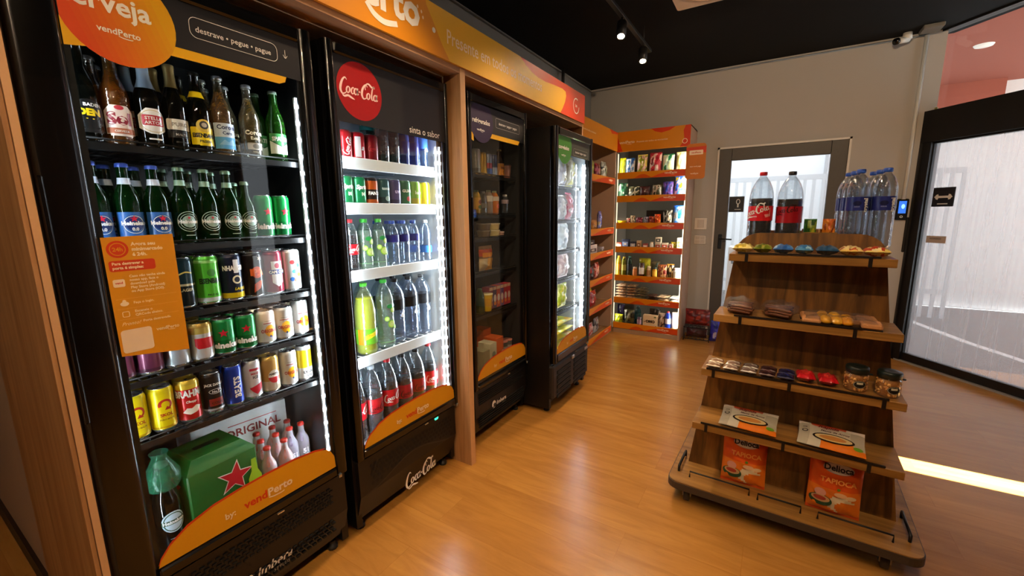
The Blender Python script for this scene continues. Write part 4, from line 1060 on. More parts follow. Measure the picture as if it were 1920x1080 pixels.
def c_cape(b, r, h): b.cpoly([(-.019, h*.28), (0, h*.18), (.019, h*.28), (.019, h*.76), (-.019, h*.76)], C('DDE0E6'), r, 0, 0, .0007); sq(b, r, h*.47, h*.57, .026, '2A4A9A', 0, .0012); tx(b, 'CAPE COD', r, h*.49, .013, WHI, 0, .05, sx=.85, eps=.0017); b.cpoly(ell(0, h*.66, .009, .010, 10), C('B04A5A'), r, 0, 0, .0012)
def c_wht(b, r, h):
    for a, z, c in ((-.01, .7, 'B83A3A'), (.008, .62, '3A8AB0'), (-.004, .48, '4AB0B8'), (.012, .4, 'E8C83A'), (0, .28, 'C85A2A'), (-.014, .3, '3A6AB0')): b.cpoly(ell(a, h*z, .009, .008, 8), C(c), r, 0, 0, .0008)
def c_qr(b, r, h): b.cpoly(ell(0, h*.86, .026, .02, 18), C('C8202A'), r, 0, 0, .0007); sq(b, r, h*.50, h*.60, .020, '9AA8AE')
def c_buda(b, r, h): b.cpoly([(-.028, h*.42), (-.02, h*.34), (.02, h*.34), (.028, h*.42), (.028, h*.62), (-.028, h*.62)], C('C8202A'), r, 0, 0, .0007)
TL, SK, RG = (.157, .033), (.133, .0285), (.122, .033)
CT = {
 'teal': (can(.157, .033, '16343A', [(.0, .45, '0C1A1E'), (.45, .5, 'C8C29A')], deco=c_teal), 'tall dark teal can'),
 'eisc': (can(.157, .033, '5CC83A', [(0, .10, 'C8D0C8'), (.93, 1, '9ADC7A')], deco=c_eisc), 'tall bright green can'),
 'naven': (can(.157, .033, '15203A', [(0, .13, 'E8C81A'), (.13, .20, '15203A')], deco=c_naven), 'tall navy can with yellow foot'),
 'ipa': (can(.157, .033, '120E0E', deco=c_ipa), 'tall black can with orange lettering'),
 'cape': (can(.157, .033, '8E1C34', deco=c_cape), 'tall crimson can with white shield'),
 'wht': (can(.157, .033, 'D8DEDA', deco=c_wht), 'tall white can with colourful print'),
 'heic': (can(.148, .0285, '128A40', [(0, .36, '0C7036')], deco=c_heine), 'slim green can with red star'),
 'pink': (can(.122, .033, '7E3A56', [(0, .08, '5A2A40')], top='9A5A74', deco=None), 'plum pink can'),
 'redw': (can(.122, .033, 'D0DADA', [(.86, 1, 'C8202A')], deco=c_qr), 'white can with red top'),
 'buda': (can(.122, .033, 'DCDCD8', [(.8, 1, 'D8C060')], top='C8A24A', deco=c_buda), 'white and red can with gold rim'),
 'heik': (can(.122, .033, '189048', [(0, .42, '0E6E34')], deco=c_heine), 'squat green can'),
 'orig': (can(.122, .033, 'E2E2DE', deco=c_orig), 'white can, orange disc'),
 'skol': (can(.136, .0315, 'F2DE10', [(0, .05, 'E0B010')], deco=c_skol), 'yellow can with red swirl'),
 'brah': (can(.136, .0315, 'C41A1A', [(.88, 1, 'E8C83A')], top='D8B840', deco=c_brahma), 'red can with gold rim'),
 'jack': (can(.136, .030, '161314', [(0, .06, 'B0B0B0')], deco=c_jack), 'black can with white lettering'),
 'beat': (can(.140, .0285, '1A3EA8', deco=c_beats, metal=.5), 'slim blue can'),
 'mike': (can(.140, .0285, 'DDDCDE', deco=c_mikes), 'slim white can with red triangle'),
 'amst': (can(.136, .030, 'C89A4A', [(0, .3, 'D8C8B0')], top='D8B050', deco=c_amst), 'gold can with red and white oval'),
 'orgs': (can(.136, .030, 'E4E4E0', deco=c_orig), 'tall white can with orange disc'),
 'yw': (can(.140, .0285, 'E8E8E2', [(.36, .98, 'F0D020')], deco=c_yw), 'slim yellow and white can'),
 'goldt': (can(.136, .0315, 'D8C020', top='D8B840', deco=None), 'yellow can with gold lid'),
 'cokec': (can(.122, .033, 'C8141E', deco=lambda b, r, h: lg(b, .075, r, h*.5, WHI, 0, 1.2)), 'red can with white script'),
 'cokew': (can(.122, .033, 'C8141E', deco=lambda b, r, h: (sq(b, r, .02, h-.02, .012, 'E8DCDC', -.5), tx(b, 'a', r, h*.4, .03, WHI, .1, shear=.3))), 'red and white can'),
 'coked': (can(.122, .033, '8E0E1A', deco=lambda b, r, h: lg(b, .06, r, h*.5, C('C83038'), 0)), 'dark red can'),
 'spri': (can(.122, .033, '12864A', deco=lambda b, r, h: (tx(b, 'Sprite', r, h*.58, .024, WHI, 0, .05, .2), tx(b, 'M', r, h*.35, .02, C('D8F0D8'), 0, .05))), 'green can with white lettering'),
 'oran': (can(.122, .033, '2A1A14', [(.62, 1, 'C85A1A'), (0, .18, 'B8541A')], deco=lambda b, r, h: tx(b, 'FANTA', r, h*.40, .019, WHI, 0, .05)), 'dark can with orange ends'),
 'tea': (can(.122, .033, '1E4A44', [(0, .3, '10241E')], deco=lambda b, r, h: (tx(b, 'tonica', r, h*.6, .018, C('C8D8C8'), 0, .03), b.cpoly(ell(.004, h*.28, .014, .012, 10), C('8AA89A'), r, 0, 0, .0008))), 'dark teal can'),
 'purp': (can(.122, .033, '4A3A66', [(0, .2, '2E2440')], deco=lambda b, r, h: tx(b, 'uva', r, h*.5, .024, C('B8A8D0'), 0, .04)), 'purple can'),
 'dgrn': (can(.122, .033, '2E6A34', deco=lambda b, r, h: (tx(b, 'GUARA', r, h*.55, .018, C('E0E8C8'), 0, .05), b.cpoly(ell(0, h*.3, .012, .012, 10), C('B83A2A'), r, 0, 0, .0008))), 'leaf green can'),
 'lime': (can(.122, .033, '8AB83A', [(0, .3, 'B8A82A')], deco=lambda b, r, h: tx(b, 'kuat', r, h*.5, .022, C('E8F0C8'), 0, .04)), 'lime green can'),
 'yelc': (can(.122, .033, 'E8C81A', deco=lambda b, r, h: b.cpoly([(-.02, h*.3), (.02, h*.38), (.02, h*.3), (-.02, h*.22)], C('C8A010'), r, 0, 0, .0008)), 'plain yellow can'),
 'slvr': (can(.148, .0285, 'B8B4AC', [(0, .2, '8E8A84')], deco=None), 'tall silver can'),
 'ylw3': (can(.136, .0285, 'C8981A', deco=None), 'slim mustard can'),
 'blu3': (can(.134, .027, '8A9AB8', [(.3, .6, 'B83A4A'), (0, .3, '3A5AA0')], deco=None), 'slim blue and red can'),
 'blu4': (can(.134, .027, '2A3A66', [(0, .4, 'A8B0C0')], deco=None), 'slim navy and silver can'),
}
Wt = 'third shelf, beer cooler'
shelfrow(beer, Wt, 1.330+.0, R1, .118, [('heic', .818), ('heic', .880)], CT, 'can')
shelfrow(beer, Wt, 1.128, R1, .118, [('teal', .548), ('eisc', .618), ('naven', .688), ('ipa', .757), ('cape', .826), ('wht', .894)], CT, 'can')
shelfrow(beer, Wt, 1.128, R2, .190, [('teal', .545), ('eisc', .614), ('naven', .683), ('ipa', .752), ('cape', .821), ('wht', .890)], CT, 'can')
shelfrow(beer, Wt, 1.128, R3, .262, [('teal', .60), ('eisc', .672), ('naven', .742), ('ipa', .812), ('wht', .884)], CT, 'can')
Wt = 'fourth shelf, beer cooler'
shelfrow(beer, Wt, .954, R1, .118, [('pink', .374), ('pink', .441), ('redw', .5085), ('buda', .576), ('heik', .643, -.4), ('heik', .7105, -.3), ('orig', .778), ('orig', .845, -.2)], CT, 'can')
shelfrow(beer, Wt, .954, R1, .120, [('orgs', .9115)], CT, 'can')
shelfrow(beer, Wt, .954, R2, .190, [('pink', .41), ('redw', .505), ('buda', .576), ('heik', .645), ('heik', .716), ('orig', .788), ('orig', .858), ('orig', .922)], CT, 'can')
shelfrow(beer, Wt, .954, R3, .262, [('buda', .60), ('heik', .67), ('orig', .74), ('orig', .81), ('orig', .88)], CT, 'can')
Wt = 'fifth shelf, beer cooler'
shelfrow(beer, Wt, .771, R1, .116, [('skol', .386), ('skol', .452), ('brah', .520, -.15), ('jack', .586), ('beat', .651), ('mike', .713), ('amst', .776), ('orgs', .845), ('yw', .908)], CT, 'can')
shelfrow(beer, Wt, .771, R2, .186, [('goldt', .40), ('goldt', .468), ('goldt', .536), ('jack', .602), ('beat', .667), ('mike', .729), ('amst', .792), ('orgs', .858), ('yw', .918)], CT, 'can')
shelfrow(beer, Wt, .771, R3, .256, [('goldt', .44), ('goldt', .51), ('jack', .60), ('mike', .68), ('amst', .75), ('orgs', .82)], CT, 'can')
# bottom of the beer cooler
BZ = .400
def green_pack():
    b = B(); Gm = pm('166424', .45, coat=.2, var=.04); w, d, h = .215, .20, .235
    b.box(-w/2, w/2, -d/2, d/2, 0, h*.86, Gm, .004)
    b.add([(-w/2, -d/2, h*.86), (w/2, -d/2, h*.86), (w/2, d/2, h*.86), (-w/2, d/2, h*.86), (-w/2+.03, -d/2+.03, h), (w/2-.03, -d/2+.03, h), (w/2-.03, d/2-.03, h), (-w/2+.03, d/2-.03, h)], [(0, 1, 5, 4), (1, 2, 6, 5), (2, 3, 7, 6), (3, 0, 4, 7), (4, 5, 6, 7)], Gm)
    p = B(); p.poly(star(.03, .125, .062, a0=80), WHI, -d/2-.001); p.poly(star(.03, .125, .054, a0=80), C('C81E2E'), -d/2-.0016)
    p.poly([(.070, .02), (.115, .02), (.115, .09), (.104, .115), (.101, .16), (.085, .16), (.082, .115), (.070, .09)], C('9ABF2A'), -d/2-.0022); p.poly(ell(.0925, .055, .016, .016, 14), C('1E5A2A'), -d/2-.0028); p.sheet(*text2d('Heineken', .009, .03), WHI, -d/2-.0034, .0925, .052)
    p.poly([(-.105, .012), (-.085, .012), (-.085, .018), (-.105, .018)], WHI, -d/2-.001)
    V = star(.0, .14, .06); q = [( -w/2-.001, y, z) for y, z in V]; p.add(q, [tuple(range(len(q)))[::-1]], C('C81E2E'))
    p.sheet(*text2d('12', .03, .04), WHI, -d/2-.001, -.085, .03)
    h_ = B(); h_.prism(rrect(-.04, .04, -.012, .012, .01, 4), h+.0005, h+.0012, pm('0A2E10', .6), 'z')
    return [('carton', b), ('print', p), ('handle_cutout', h_)]
put('gp', green_pack, 'bottle_pack', 'green beer bottle carton with a big red star, floor of beer cooler', 'carton', cell(beer, .574, .188, BZ), pi/2+.06)
def hei_big(b, r, h):
    b.cpoly(ell(0, .085, .031, .034, 22), C('C8DCE8'), r, 0, 0, .0008); V, F = ring(ell(0, .085, .027, .030, 22), ell(0, .085, .024, .027, 22)); b.wrap(V, F, C('1E4A2E'), r, 0, 0, .0013); sq(b, r, .078, .092, .031, '1E4A2E', 0, .0013); tx(b, 'Heineken', r, .081, .0145, WHI, 0, .05, eps=.0018)
put('hb', bottle(DKG, C('8AA890', .3, .5), .27, .036, [(.03, .032, C('C8DCE8'), .4)], deco=hei_big), 'bottle', 'large dark bottle with round pale blue label, floor of beer cooler', 'bottle', cell(beer, .425, .115, BZ), pi/2)
put('bag1', lambda: [('bag', B().lathe([(.038, .0), (.044, .01), (.046, .045), (.030, .075), (.018, .10), (.024, .115)], pm('2C7050', .2, alpha=.6, bump=1.2, scale=60), 14))], 'shrink_wrap', 'crumpled green plastic wrap over the large dark bottle', 'wrap', cell(beer, .425, .115, BZ+.19), 0)
def orig_box(b, w, d, h):
    b.sheet(*text2d('ORIGINAL', .045, .02), C('8A2A26'), -d/2-.001, .04, h*.62); b.poly([(-.05, h*.82), (.13, h*.82), (.13, h*.835), (-.05, h*.835)], C('B84A4A'), -d/2-.001); b.poly([(.04, h*.46), (.047, h*.5), (.04, h*.54), (.033, h*.5)], C('2A4A8A'), -d/2-.001)
put('ob', carton(.34, .20, .235, 'D8DAD8', orig_box), 'beer_carton', 'white beer carton with red lettering at the back of cooler floor', 'carton', cell(beer, .765, .43, BZ), pi/2-.1)
def mini(col, txt=True):
    lm = C('F0E8E8')
    return bottle(bottle_glass('D8D8DC', .3), C('B8281E'), .165, .027, [(.03, .032, lm, .3)], deco=lambda b, r, h: (tx(b, '51', r, .040, .026, lm, 0, .05, eps=.0010), tx(b, 'ICE', r, .028, .010, lm, 0, .04, eps=.0010)), liquid=pm(col, .2))
MT = {'mred': (mini('C0402A'), 'small clear bottle of red drink'), 'mpur': (mini('6A4A8A'), 'small clear bottle of purple drink')}
Wt = 'floor of beer cooler'
shelfrow(beer, Wt, BZ, R1, .12, [('mred', .735), ('mred', .80)], MT, 'bottle')
shelfrow(beer, Wt, BZ, R2, .19, [('mred', .75), ('mred', .812), ('mpur', .873), ('mpur', .925)], MT, 'bottle')
shelfrow(beer, Wt, BZ, R3, .26, [('mred', .77), ('mred', .832), ('mred', .894)], MT, 'bottle')

# --- soda cooler contents -------------------------------------------------
COLA = pm('1A0806', .12, coat=.5); CLRW = 'DDE8EE'
RDL = C('B8101C'); 
def d_limes(b, r, h):
    for a, z, q in ((.0, .36, .019), (-.022, .44, .012), (.010, .56, .013), (.024, .30, .010)):
        b.cpoly(ell(a, h*z, q, q, 16), C('8ACB2A'), r, 0, 0, .0010); b.cpoly(ell(a, h*z, q*.8, q*.8, 14), C('C8E86A'), r, 0, 0, .0015)
        for k in range(4):
            c_, s_ = cos(k*pi/4)*q*.78, sin(k*pi/4)*q*.78; V, F = stroke2d([[(a-c_, h*z-s_, 1), (a+c_, h*z+s_, 1)]], .0010); b.wrap(V, F, C('E8F6C0'), r, 0, 0, .0018)
    b.cpoly(ell(-.004, h*.62, .016, .010, 12), C('2A9A4A'), r, 0, 0, .0010)
def d_watl(b, r, h): b.cpoly(ell(.004, h*.50, .009, .006, 10), C('C8D4F0'), r, 0, 0, .0012)
def d_bwat(b, r, h):
    b.cpoly([(0, h*.50), (.012, h*.435), (.010, h*.41), (0, h*.40), (-.010, h*.41), (-.012, h*.435)], WHI, r, 0, .0, .0012)
def d_coke(b, r, h): lg(b, .105 if r > .045 else .07, r, h*.44, WHI, 0, .12); None
def d_zero(b, r, h): lg(b, .09 if r > .045 else .06, r, h*.40, C('3A0408'), 0, .08)
PT = {
 'cokeb': (pet(.330, .0465, CLRW, .16, 'C8141E', COLA, .66, [(.105, .185, RDL)], d_coke, shoulder=.52), 'red capped cola bottle'),
 'zerob': (pet(.325, .0465, CLRW, .16, '1C1A1A', COLA, .62, [(.105, .175, C('A01420'))], d_zero, shoulder=.52), 'black capped cola bottle'),
 'silvb': (pet(.325, .0465, 'C8D4DE', .35, 'B8C4CC', COLA, .60, [(.105, .175, C('B01822'))], d_zero, shoulder=.52), 'grey capped cola bottle'),
 'lime': (pet(.225, .032, 'CDE8D8', .16, '3CB83A', pm('D4E8DC', .1, alpha=.35), .78, [(.03, .032, C('9AD08A'))], d_limes), 'green capped clear lime soda'),
 'limeb': (pet(.325, .044, 'CDE8D8', .16, '3CB83A', pm('D4E8DC', .1, alpha=.3), .78, [(.03, .032, C('9AD08A'))], d_limes), 'tall green capped lime soda'),
 'watr': (pet(.215, .0315, 'C8DCF0', .25, '1E4AB8', None, label=[(.115, .148, C('2A2A7A'))], deco=d_watl), 'blue capped purple banded water bottle'),
 'watc': (pet(.215, .0315, 'C8DCF0', .25, 'D8E4F0', None, label=[(.05, .085, C('3A7AD0'))], deco=None), 'clear capped blue labelled water bottle'),
 'cols': (pet(.225, .032, CLRW, .18, 'A01420', COLA, .7, [(.075, .12, RDL)], d_coke), 'small cola bottle with red label'),
 'ylwd': (pet(.325, .047, 'E8F0C0', .3, '58C838', pm('D4E03A', .2, alpha=.85), .80, [(.05, .12, C('6CBB2A'))], lambda b, r, h: (b.cpoly([(-.04, .07), (.04, .095), (.04, .115), (-.04, .09)], C('E8D82A'), r, 0, 0, .001), b.cpoly([(-.07, .05), (-.045, .05), (-.045, .12), (-.07, .12)], C('E88A1A'), r, 0, 0, .001), tx(b, 'Limoneto', r, .088, .016, C('C83A1A'), 0, .04, shear=.2)), ribs=False, shoulder=.55), 'tall yellow soda bottle'),
 'blkw': (pet(.315, .046, 'B8CCE6', .3, '16181C', None, label=[(.165, .215, C('17191E'))], deco=d_bwat, shoulder=.68), 'large water bottle with black band'),
 'tealb': (pet(.215, .0315, '88B8B8', .3, '1E8A8A', COLA, .74, [(.155, .175, C('2A9A98'))], None), 'dark drink bottle with teal neck'),
 'navyb': (pet(.215, .0315, '5060A8', .5, '1E2A5A', pm('1A2060', .2), .74, [(.06, .12, C('26307A'))], None), 'navy blue drink bottle'),
 'bluew': (pet(.215, .0315, '8CB4E8', .4, '2A66D0', None, label=[(.10, .16, C('4A8AE0'))], deco=d_bwat), 'pale blue water bottle'),
}
Wt = 'top shelf, soda cooler'
shelfrow(soda, Wt, 1.628, R1, .118, [('cokec', 1.170), ('cokew', 1.236), ('coked', 1.306)], CT, 'can')
shelfrow(soda, Wt, 1.628, R1, .118, [('tealb', 1.374), ('tealb', 1.440), ('navyb', 1.506), ('navyb', 1.572), ('bluew', 1.640)][:5], PT, 'bottle')
shelfrow(soda, Wt, 1.628, R2, .195, [('tealb', 1.36), ('tealb', 1.43), ('navyb', 1.50), ('navyb', 1.57), ('bluew', 1.638)], PT, 'bottle')
shelfrow(soda, Wt, 1.628, R2, .195, [('cokec', 1.14), ('cokec', 1.21), ('coked', 1.285)], CT, 'can')
Wt = 'second shelf, soda cooler'
shelfrow(soda, Wt, 1.446, R1, .118, [('spri', 1.160), ('spri', 1.228), ('oran', 1.296), ('tea', 1.366), ('purp', 1.436), ('dgrn', 1.504), ('lime', 1.574), ('yelc', 1.644)], CT, 'can')
shelfrow(soda, Wt, 1.446, R2, .190, [('spri', 1.14), ('oran', 1.275), ('tea', 1.345), ('purp', 1.415), ('dgrn', 1.484), ('lime', 1.552), ('yelc', 1.624)], CT, 'can')
Wt = 'third shelf, soda cooler'
shelfrow(soda, Wt, 1.166, R1, .118, [('cols', 1.168), ('lime', 1.244), ('lime', 1.322), ('watr', 1.402), ('watr', 1.470), ('watr', 1.540), ('watc', 1.625)], PT, 'bottle')
shelfrow(soda, Wt, 1.166, R2, .195, [('cols', 1.15), ('lime', 1.226), ('lime', 1.30), ('watr', 1.375), ('watr', 1.445), ('watr', 1.515), ('watc', 1.60)], PT, 'bottle')
Wt = 'fourth shelf, soda cooler'
shelfrow(soda, Wt, .785, R1, .125, [('ylwd', 1.222), ('limeb', 1.335), ], PT, 'bottle')
shelfrow(soda, Wt, .785, R1, .150, [('blkw', 1.426), ('blkw', 1.519), ('blkw', 1.612)], PT, 'bottle')
shelfrow(soda, Wt, .785, R2, .25, [('ylwd', 1.20), ('limeb', 1.31), ('blkw', 1.416), ('blkw', 1.509), ('blkw', 1.602)], PT, 'bottle')
Wt = 'floor of soda cooler'
shelfrow(soda, Wt, .397, R1, .122, [('cokeb', 1.131), ('silvb', 1.227), ('cokeb', 1.323), ('zerob', 1.419), ('zerob', 1.515), ('cokeb', 1.609)], PT, 'bottle')
shelfrow(soda, Wt, .397, R2, .222, [('cokeb', 1.15), ('silvb', 1.25), ('cokeb', 1.35), ('zerob', 1.45), ('zerob', 1.55)], PT, 'bottle')

# --- dim cooler contents --------------------------------------------------
def cup(h, r0, r1, col, lid, band=None):
    def make():
        b = B(); b.lathe([(0, .002), (r0*.9, 0), (r0, .003), (r0+(r1-r0)*.3, h*.3, C(band or col)), (r0+(r1-r0)*.75, h*.75), (r1, h-.006)], C(col, .5), 20)
        l = B(); l.lathe([(r1*1.02, h-.007), (r1*1.05, h-.003), (r1*1.02, h), (0, h)], C(lid, .4), 20)
        return [('cup', b), ('lid', l)]
    return make
def oran(b, r, h): b.cpoly(ell(0, h*.36, .012, .016, 12), C('E8641A'), r, 0, 0, .001); sq(b, r, h*.58, h*.72, .018, 'D8CDB4')
DT = {
 'brn': (bottle(bottle_glass('3A2414', .8), C('8A7A30', .3, .5), .175, .031, [(.012, .085, C('D88A1A'), pi)], deco=lambda b, r, h: (tx(b, 'Vita', r, .05, .022, C('2A1408'), 0, .04, eps=.0012), tx(b, 'C', r, .025, .02, C('8A3A10'), 0, .04, eps=.0012))), 'squat brown bottle with orange label'),
 'yjar': (pet(.145, .029, '9A7A2A', .9, '5A6A4A', None, label=[(.03, .10, C('B8862A'))], deco=lambda b, r, h: (b.cpoly(ell(0, .075, .014, .012, 12), C('6A2A1A'), r, 0, 0, .001), b.cpoly(ell(0, .045, .016, .012, 12), C('3A5A1E'), r, 0, 0, .001)), ribs=False), 'yellow juice bottle with fruit label'),
 'clr': (pet(.14, .027, 'B8B4A8', .35, '4A4A48', None, label=[(.04, .07, C('6A6660'))], ribs=False), 'small clear drink bottle'),
 'milk': (pet(.15, .028, 'A08A78', .7, '8A9478', pm('8A7264', .4), .8, label=[(.08, .115, C('CFC4B0'))], ribs=False), 'milky brown drink bottle'),
 'orj': (pet(.148, .029, 'E88A1A', .5, 'A0A878', pm('E87A10', .3), .82, [(.085, .112, C('D8CDB4'))], oran, ribs=False), 'orange juice bottle'),
 'smw': (pet(.13, .024, 'C8CCD0', .3, 'C8CCD0', None, label=[(.07, .095, C('B09AA0'))], ribs=False), 'small clear water bottle'),
 'gdn': (pet(.16, .03, '2A3A1E', .85, '2E4A32', None, ribs=False), 'dark green sauce bottle'),
}
Wt = 'top shelf, unlit cooler'
shelfrow(cold, Wt, 1.640, R1, .12, [('slvr', 2.085), ('ylw3', 2.150), ('blu3', 2.213), ('blu4', 2.270)][:4], CT, 'can')
shelfrow(cold, Wt, 1.640, R1, .118, [('brn', 2.335)], DT, 'bottle')
put('cup1', cup(.085, .029, .036, 'A8725E', '3A2420', 'A8725E'), 'drink_cup', 'copper coloured cup with dark lid on the top shelf of the unlit cooler', 'cup', (-1.535, 2.415, 1.640), 1.5)
Wt = 'second shelf, unlit cooler'
shelfrow(cold, Wt, 1.405, R1, .12, [('yjar', 2.080), ('clr', 2.148), ('milk', 2.210), ('orj', 2.275), ('smw', 2.400)], DT, 'bottle')
for j, q in enumerate(('lower', 'upper')):
    put('tub', cup(.042, .038, .044, 'D8C88A', 'E4DAB0'), 'dessert_tub', 'pale yellow tub on third shelf of unlit cooler, %s of two stacked' % q, 'tub', (-1.54, 2.262, 1.265+.0425*j), 0, 'stacked pale yellow tubs')
put('tub2', cup(.03, .024, .028, 'D8A898', 'E8C8B8'), 'dessert_tub', 'small pink tub beside the stacked yellow tubs, unlit cooler', 'tub', (-1.54, 2.345, 1.265))
for j, q in enumerate(('lower', 'upper')):
    put('tub3', cup(.042, .038, .044, '6A5A44', '7A7262'), 'dessert_tub', 'brown tub on third shelf of unlit cooler, %s of two stacked' % q, 'tub', (-1.545, 2.165, 1.265+.0425*j), 0, 'stacked brown tubs')
put('pas', pouch(.14, .155, .05, lambda u, v, f: C('D88A1A') if .55 < v < .72 and u > .1 else C('C8481A') if .6 < v < .85 else C('D8A030') if v < .5 and u > .42 else C('C8B890') if v < .5 else C('7A5A3A')), 'snack_bag', 'orange and yellow printed bag on fourth shelf of the unlit cooler', 'bag', (-1.53, 2.155, 1.058), pi/2)
Wt = 'fifth shelf, unlit cooler'
shelfrow(cold, Wt, .790, R1, .115, [('gdn', 2.085)], DT, 'bottle')
put('ycup', cup(.115, .026, .036, 'E0B81A', 'E8D8A0', 'D8A010'), 'yogurt_cup', 'tall yellow cup with cream rim, fifth shelf of unlit cooler', 'cup', (-1.53, 2.165, .792), 0)
PKc = ['8A3A4A', '4A3A5A', 'C04A2A', '7A5A8A', 'B83A4A', 'C8384A']
for i in range(6):
    def pd(b, w, d, h, i=i):
        b.poly([(-w/2+.002, h-.022), (w/2-.002, h-.022), (w/2-.002, h-.002), (-w/2+.002, h-.002)], C('D8B89A'), -d/2-.0008); b.poly(ell(0, h*.45, w*.35, h*.18, 12), C('E8D8D0'), -d/2-.001); b.poly(ell(0, h*.22, w*.3, h*.10, 10), C('E88A3A'), -d/2-.001)
    put('pk%d' % i, carton(.0425, .06, .145, PKc[i], pd), 'juice_carton', '%s juice carton with cream top, fifth shelf of unlit cooler' % ('maroon', 'dark violet', 'orange red', 'lilac', 'rose', 'crimson')[i], 'carton', (-1.565, 2.218+.0435*i, .792), pi/2, 'juice cartons in the unlit cooler')
def bx(key, w, d, h, col, lab, name, cat, loc, rz=0, deco=None, group=None): return put(key, carton(w, d, h, col, deco), name, lab, cat, loc, rz, group)
bx('fz1', .07, .10, .16, '8A8468', 'grey olive milk carton on the floor of the unlit cooler', 'carton', 'carton', (-1.53, 2.075, .397), pi/2, lambda b, w, d, h: b.poly([(-w/2+.004, .02), (w/2-.004, .02), (w/2-.004, .05), (-w/2+.004, .05)], C('C8BFA0'), -d/2-.001))
bx('fz2', .07, .10, .19, 'C8C0A0', 'cream milk carton with grey print, floor of the unlit cooler', 'carton', 'carton', (-1.53, 2.155, .397), pi/2, lambda b, w, d, h: (b.poly(ell(0, h*.6, .02, .02, 12), C('7A8A7A'), -d/2-.001), b.poly([(-.02, .03), (.02, .03), (.02, .06), (-.02, .06)], C('8A4A2A'), -d/2-.001)))
bx('fz3', .09, .10, .20, 'D8581A', 'orange carton with cream stripe on the floor of unlit cooler', 'carton', 'carton', (-1.545, 2.25, .397), pi/2, lambda b, w, d, h: (b.poly([(-w/2+.005, h*.3), (w/2-.005, h*.42), (w/2-.005, h*.55), (-w/2+.005, h*.4)], C('D8C8A8'), -d/2-.001), b.poly(ell(.01, h*.2, .02, .015, 12), C('8A3A1A'), -d/2-.001)))
bx('fz4', .09, .10, .24, 'C84A14', 'taller orange carton behind, on the floor of unlit cooler', 'carton', 'carton', (-1.66, 2.27, .397), pi/2, lambda b, w, d, h: b.poly([(-.03, h*.5), (.03, h*.5), (.03, h*.6), (-.03, h*.6)], C('E8D8B8'), -d/2-.001))
for q, (yy, zz) in (('lower', (2.36, .397)), ('upper', (2.418, .397))):
    put('whc', cup(.14, .026, .032, '6A6258', 'C87A6A', 'B8A898'), 'yogurt_cup', 'grey cup with pink lid, floor of unlit cooler, %s' % ('beside the orange carton' if q == 'lower' else 'by the inner wall'), 'cup', (-1.54, yy, zz), 0)

# --- freezer contents -----------------------------------------------------
def fbag(seed, *cols): return pouch(.17, .20, .05, plain(*cols, seed=seed), seed=seed)
FR = [
 ('a', 1.600, 2.66, .15, .17, ('D8B020', 'E8C83A', 'C88A10'), 'yellow frozen food pouch, top shelf of freezer'),
 ('b', 1.600, 2.84, .17, .18, ('F0F0EC', 'D8DCE8', 'E8E0B0'), 'white frozen food pouch, top shelf of freezer'),
 ('c', 1.600, 3.00, .12, .20, ('ECE88A', 'E8E8D0', 'C8C8A0'), 'pale yellow striped pouch, top shelf of freezer'),
 ('d', 1.360, 2.68, .20, .17, ('8AA0D8', 'A8B8E0', 'D8E0F0'), 'periwinkle blue pouch, second shelf of freezer'),
 ('e', 1.360, 2.86, .13, .16, ('E8E8E8', 'C8C8C8', '9A9AA0'), 'white and grey pouch, second shelf of freezer'),
 ('f', 1.360, 2.99, .10, .18, ('E86A8A', 'F0A0B0', 'E8E0E8'), 'pink frozen pouch, second shelf of freezer'),
 ('g', 1.140, 2.68, .19, .16, ('B8C4D8', 'E8D8D0', 'F0F0F0'), 'pale blue and peach pouch, third shelf of freezer'),
 ('h', 1.140, 2.88, .17, .18, ('F0F4F4', 'D0E0E8', 'C8D8E0'), 'frosty white pouch, third shelf of freezer'),
 ('i', .930, 2.70, .20, .17, ('D8E0EC', 'C0CCE0', 'F0F0F0'), 'pale lilac pouch, fourth shelf of freezer'),
 ('j', .930, 2.90, .16, .17, ('E8D8D4', 'D0B8B8', 'F0E8E8'), 'dusty pink pouch, fourth shelf of freezer'),
 ('k', .700, 2.675, .17, .17, ('E8A8A0', 'F0E0D8', 'E8E8B0'), 'salmon pink pouch, fifth shelf of freezer'),
 ('l', .700, 2.87, .165, .18, ('E8E01A', 'B8C820', 'F0F08A'), 'bright yellow pouch, fifth shelf of freezer'),
]
for k, z, y, w, h, cols, lab in FR:
    put('fr'+k, pouch(w*1.08, h*1.12, .07, plain(*cols, seed=ord(k)), seed=ord(k), wr=.006), 'frozen_pouch', lab, 'bag', (-1.345, y, z), pi/2, rx=0)
for j in range(4):
    put('fy%d' % (j % 2), pouch(.34, .20, .034, plain('E8D81A', 'D8E03A', 'C8D060', 'E8B820', seed=40+j % 2), seed=40+j % 2, wr=.004), 'frozen_bag', 'yellow frozen bag lying on freezer floor, %s of the pile' % ('lowest', 'second from bottom', 'second from top', 'topmost')[j], 'bag', (-1.27-.012*(j % 2), 2.80+.02*(j % 2), .432+.055*j), pi/2, 'yellow bags piled on the freezer floor', rx=-pi/2)

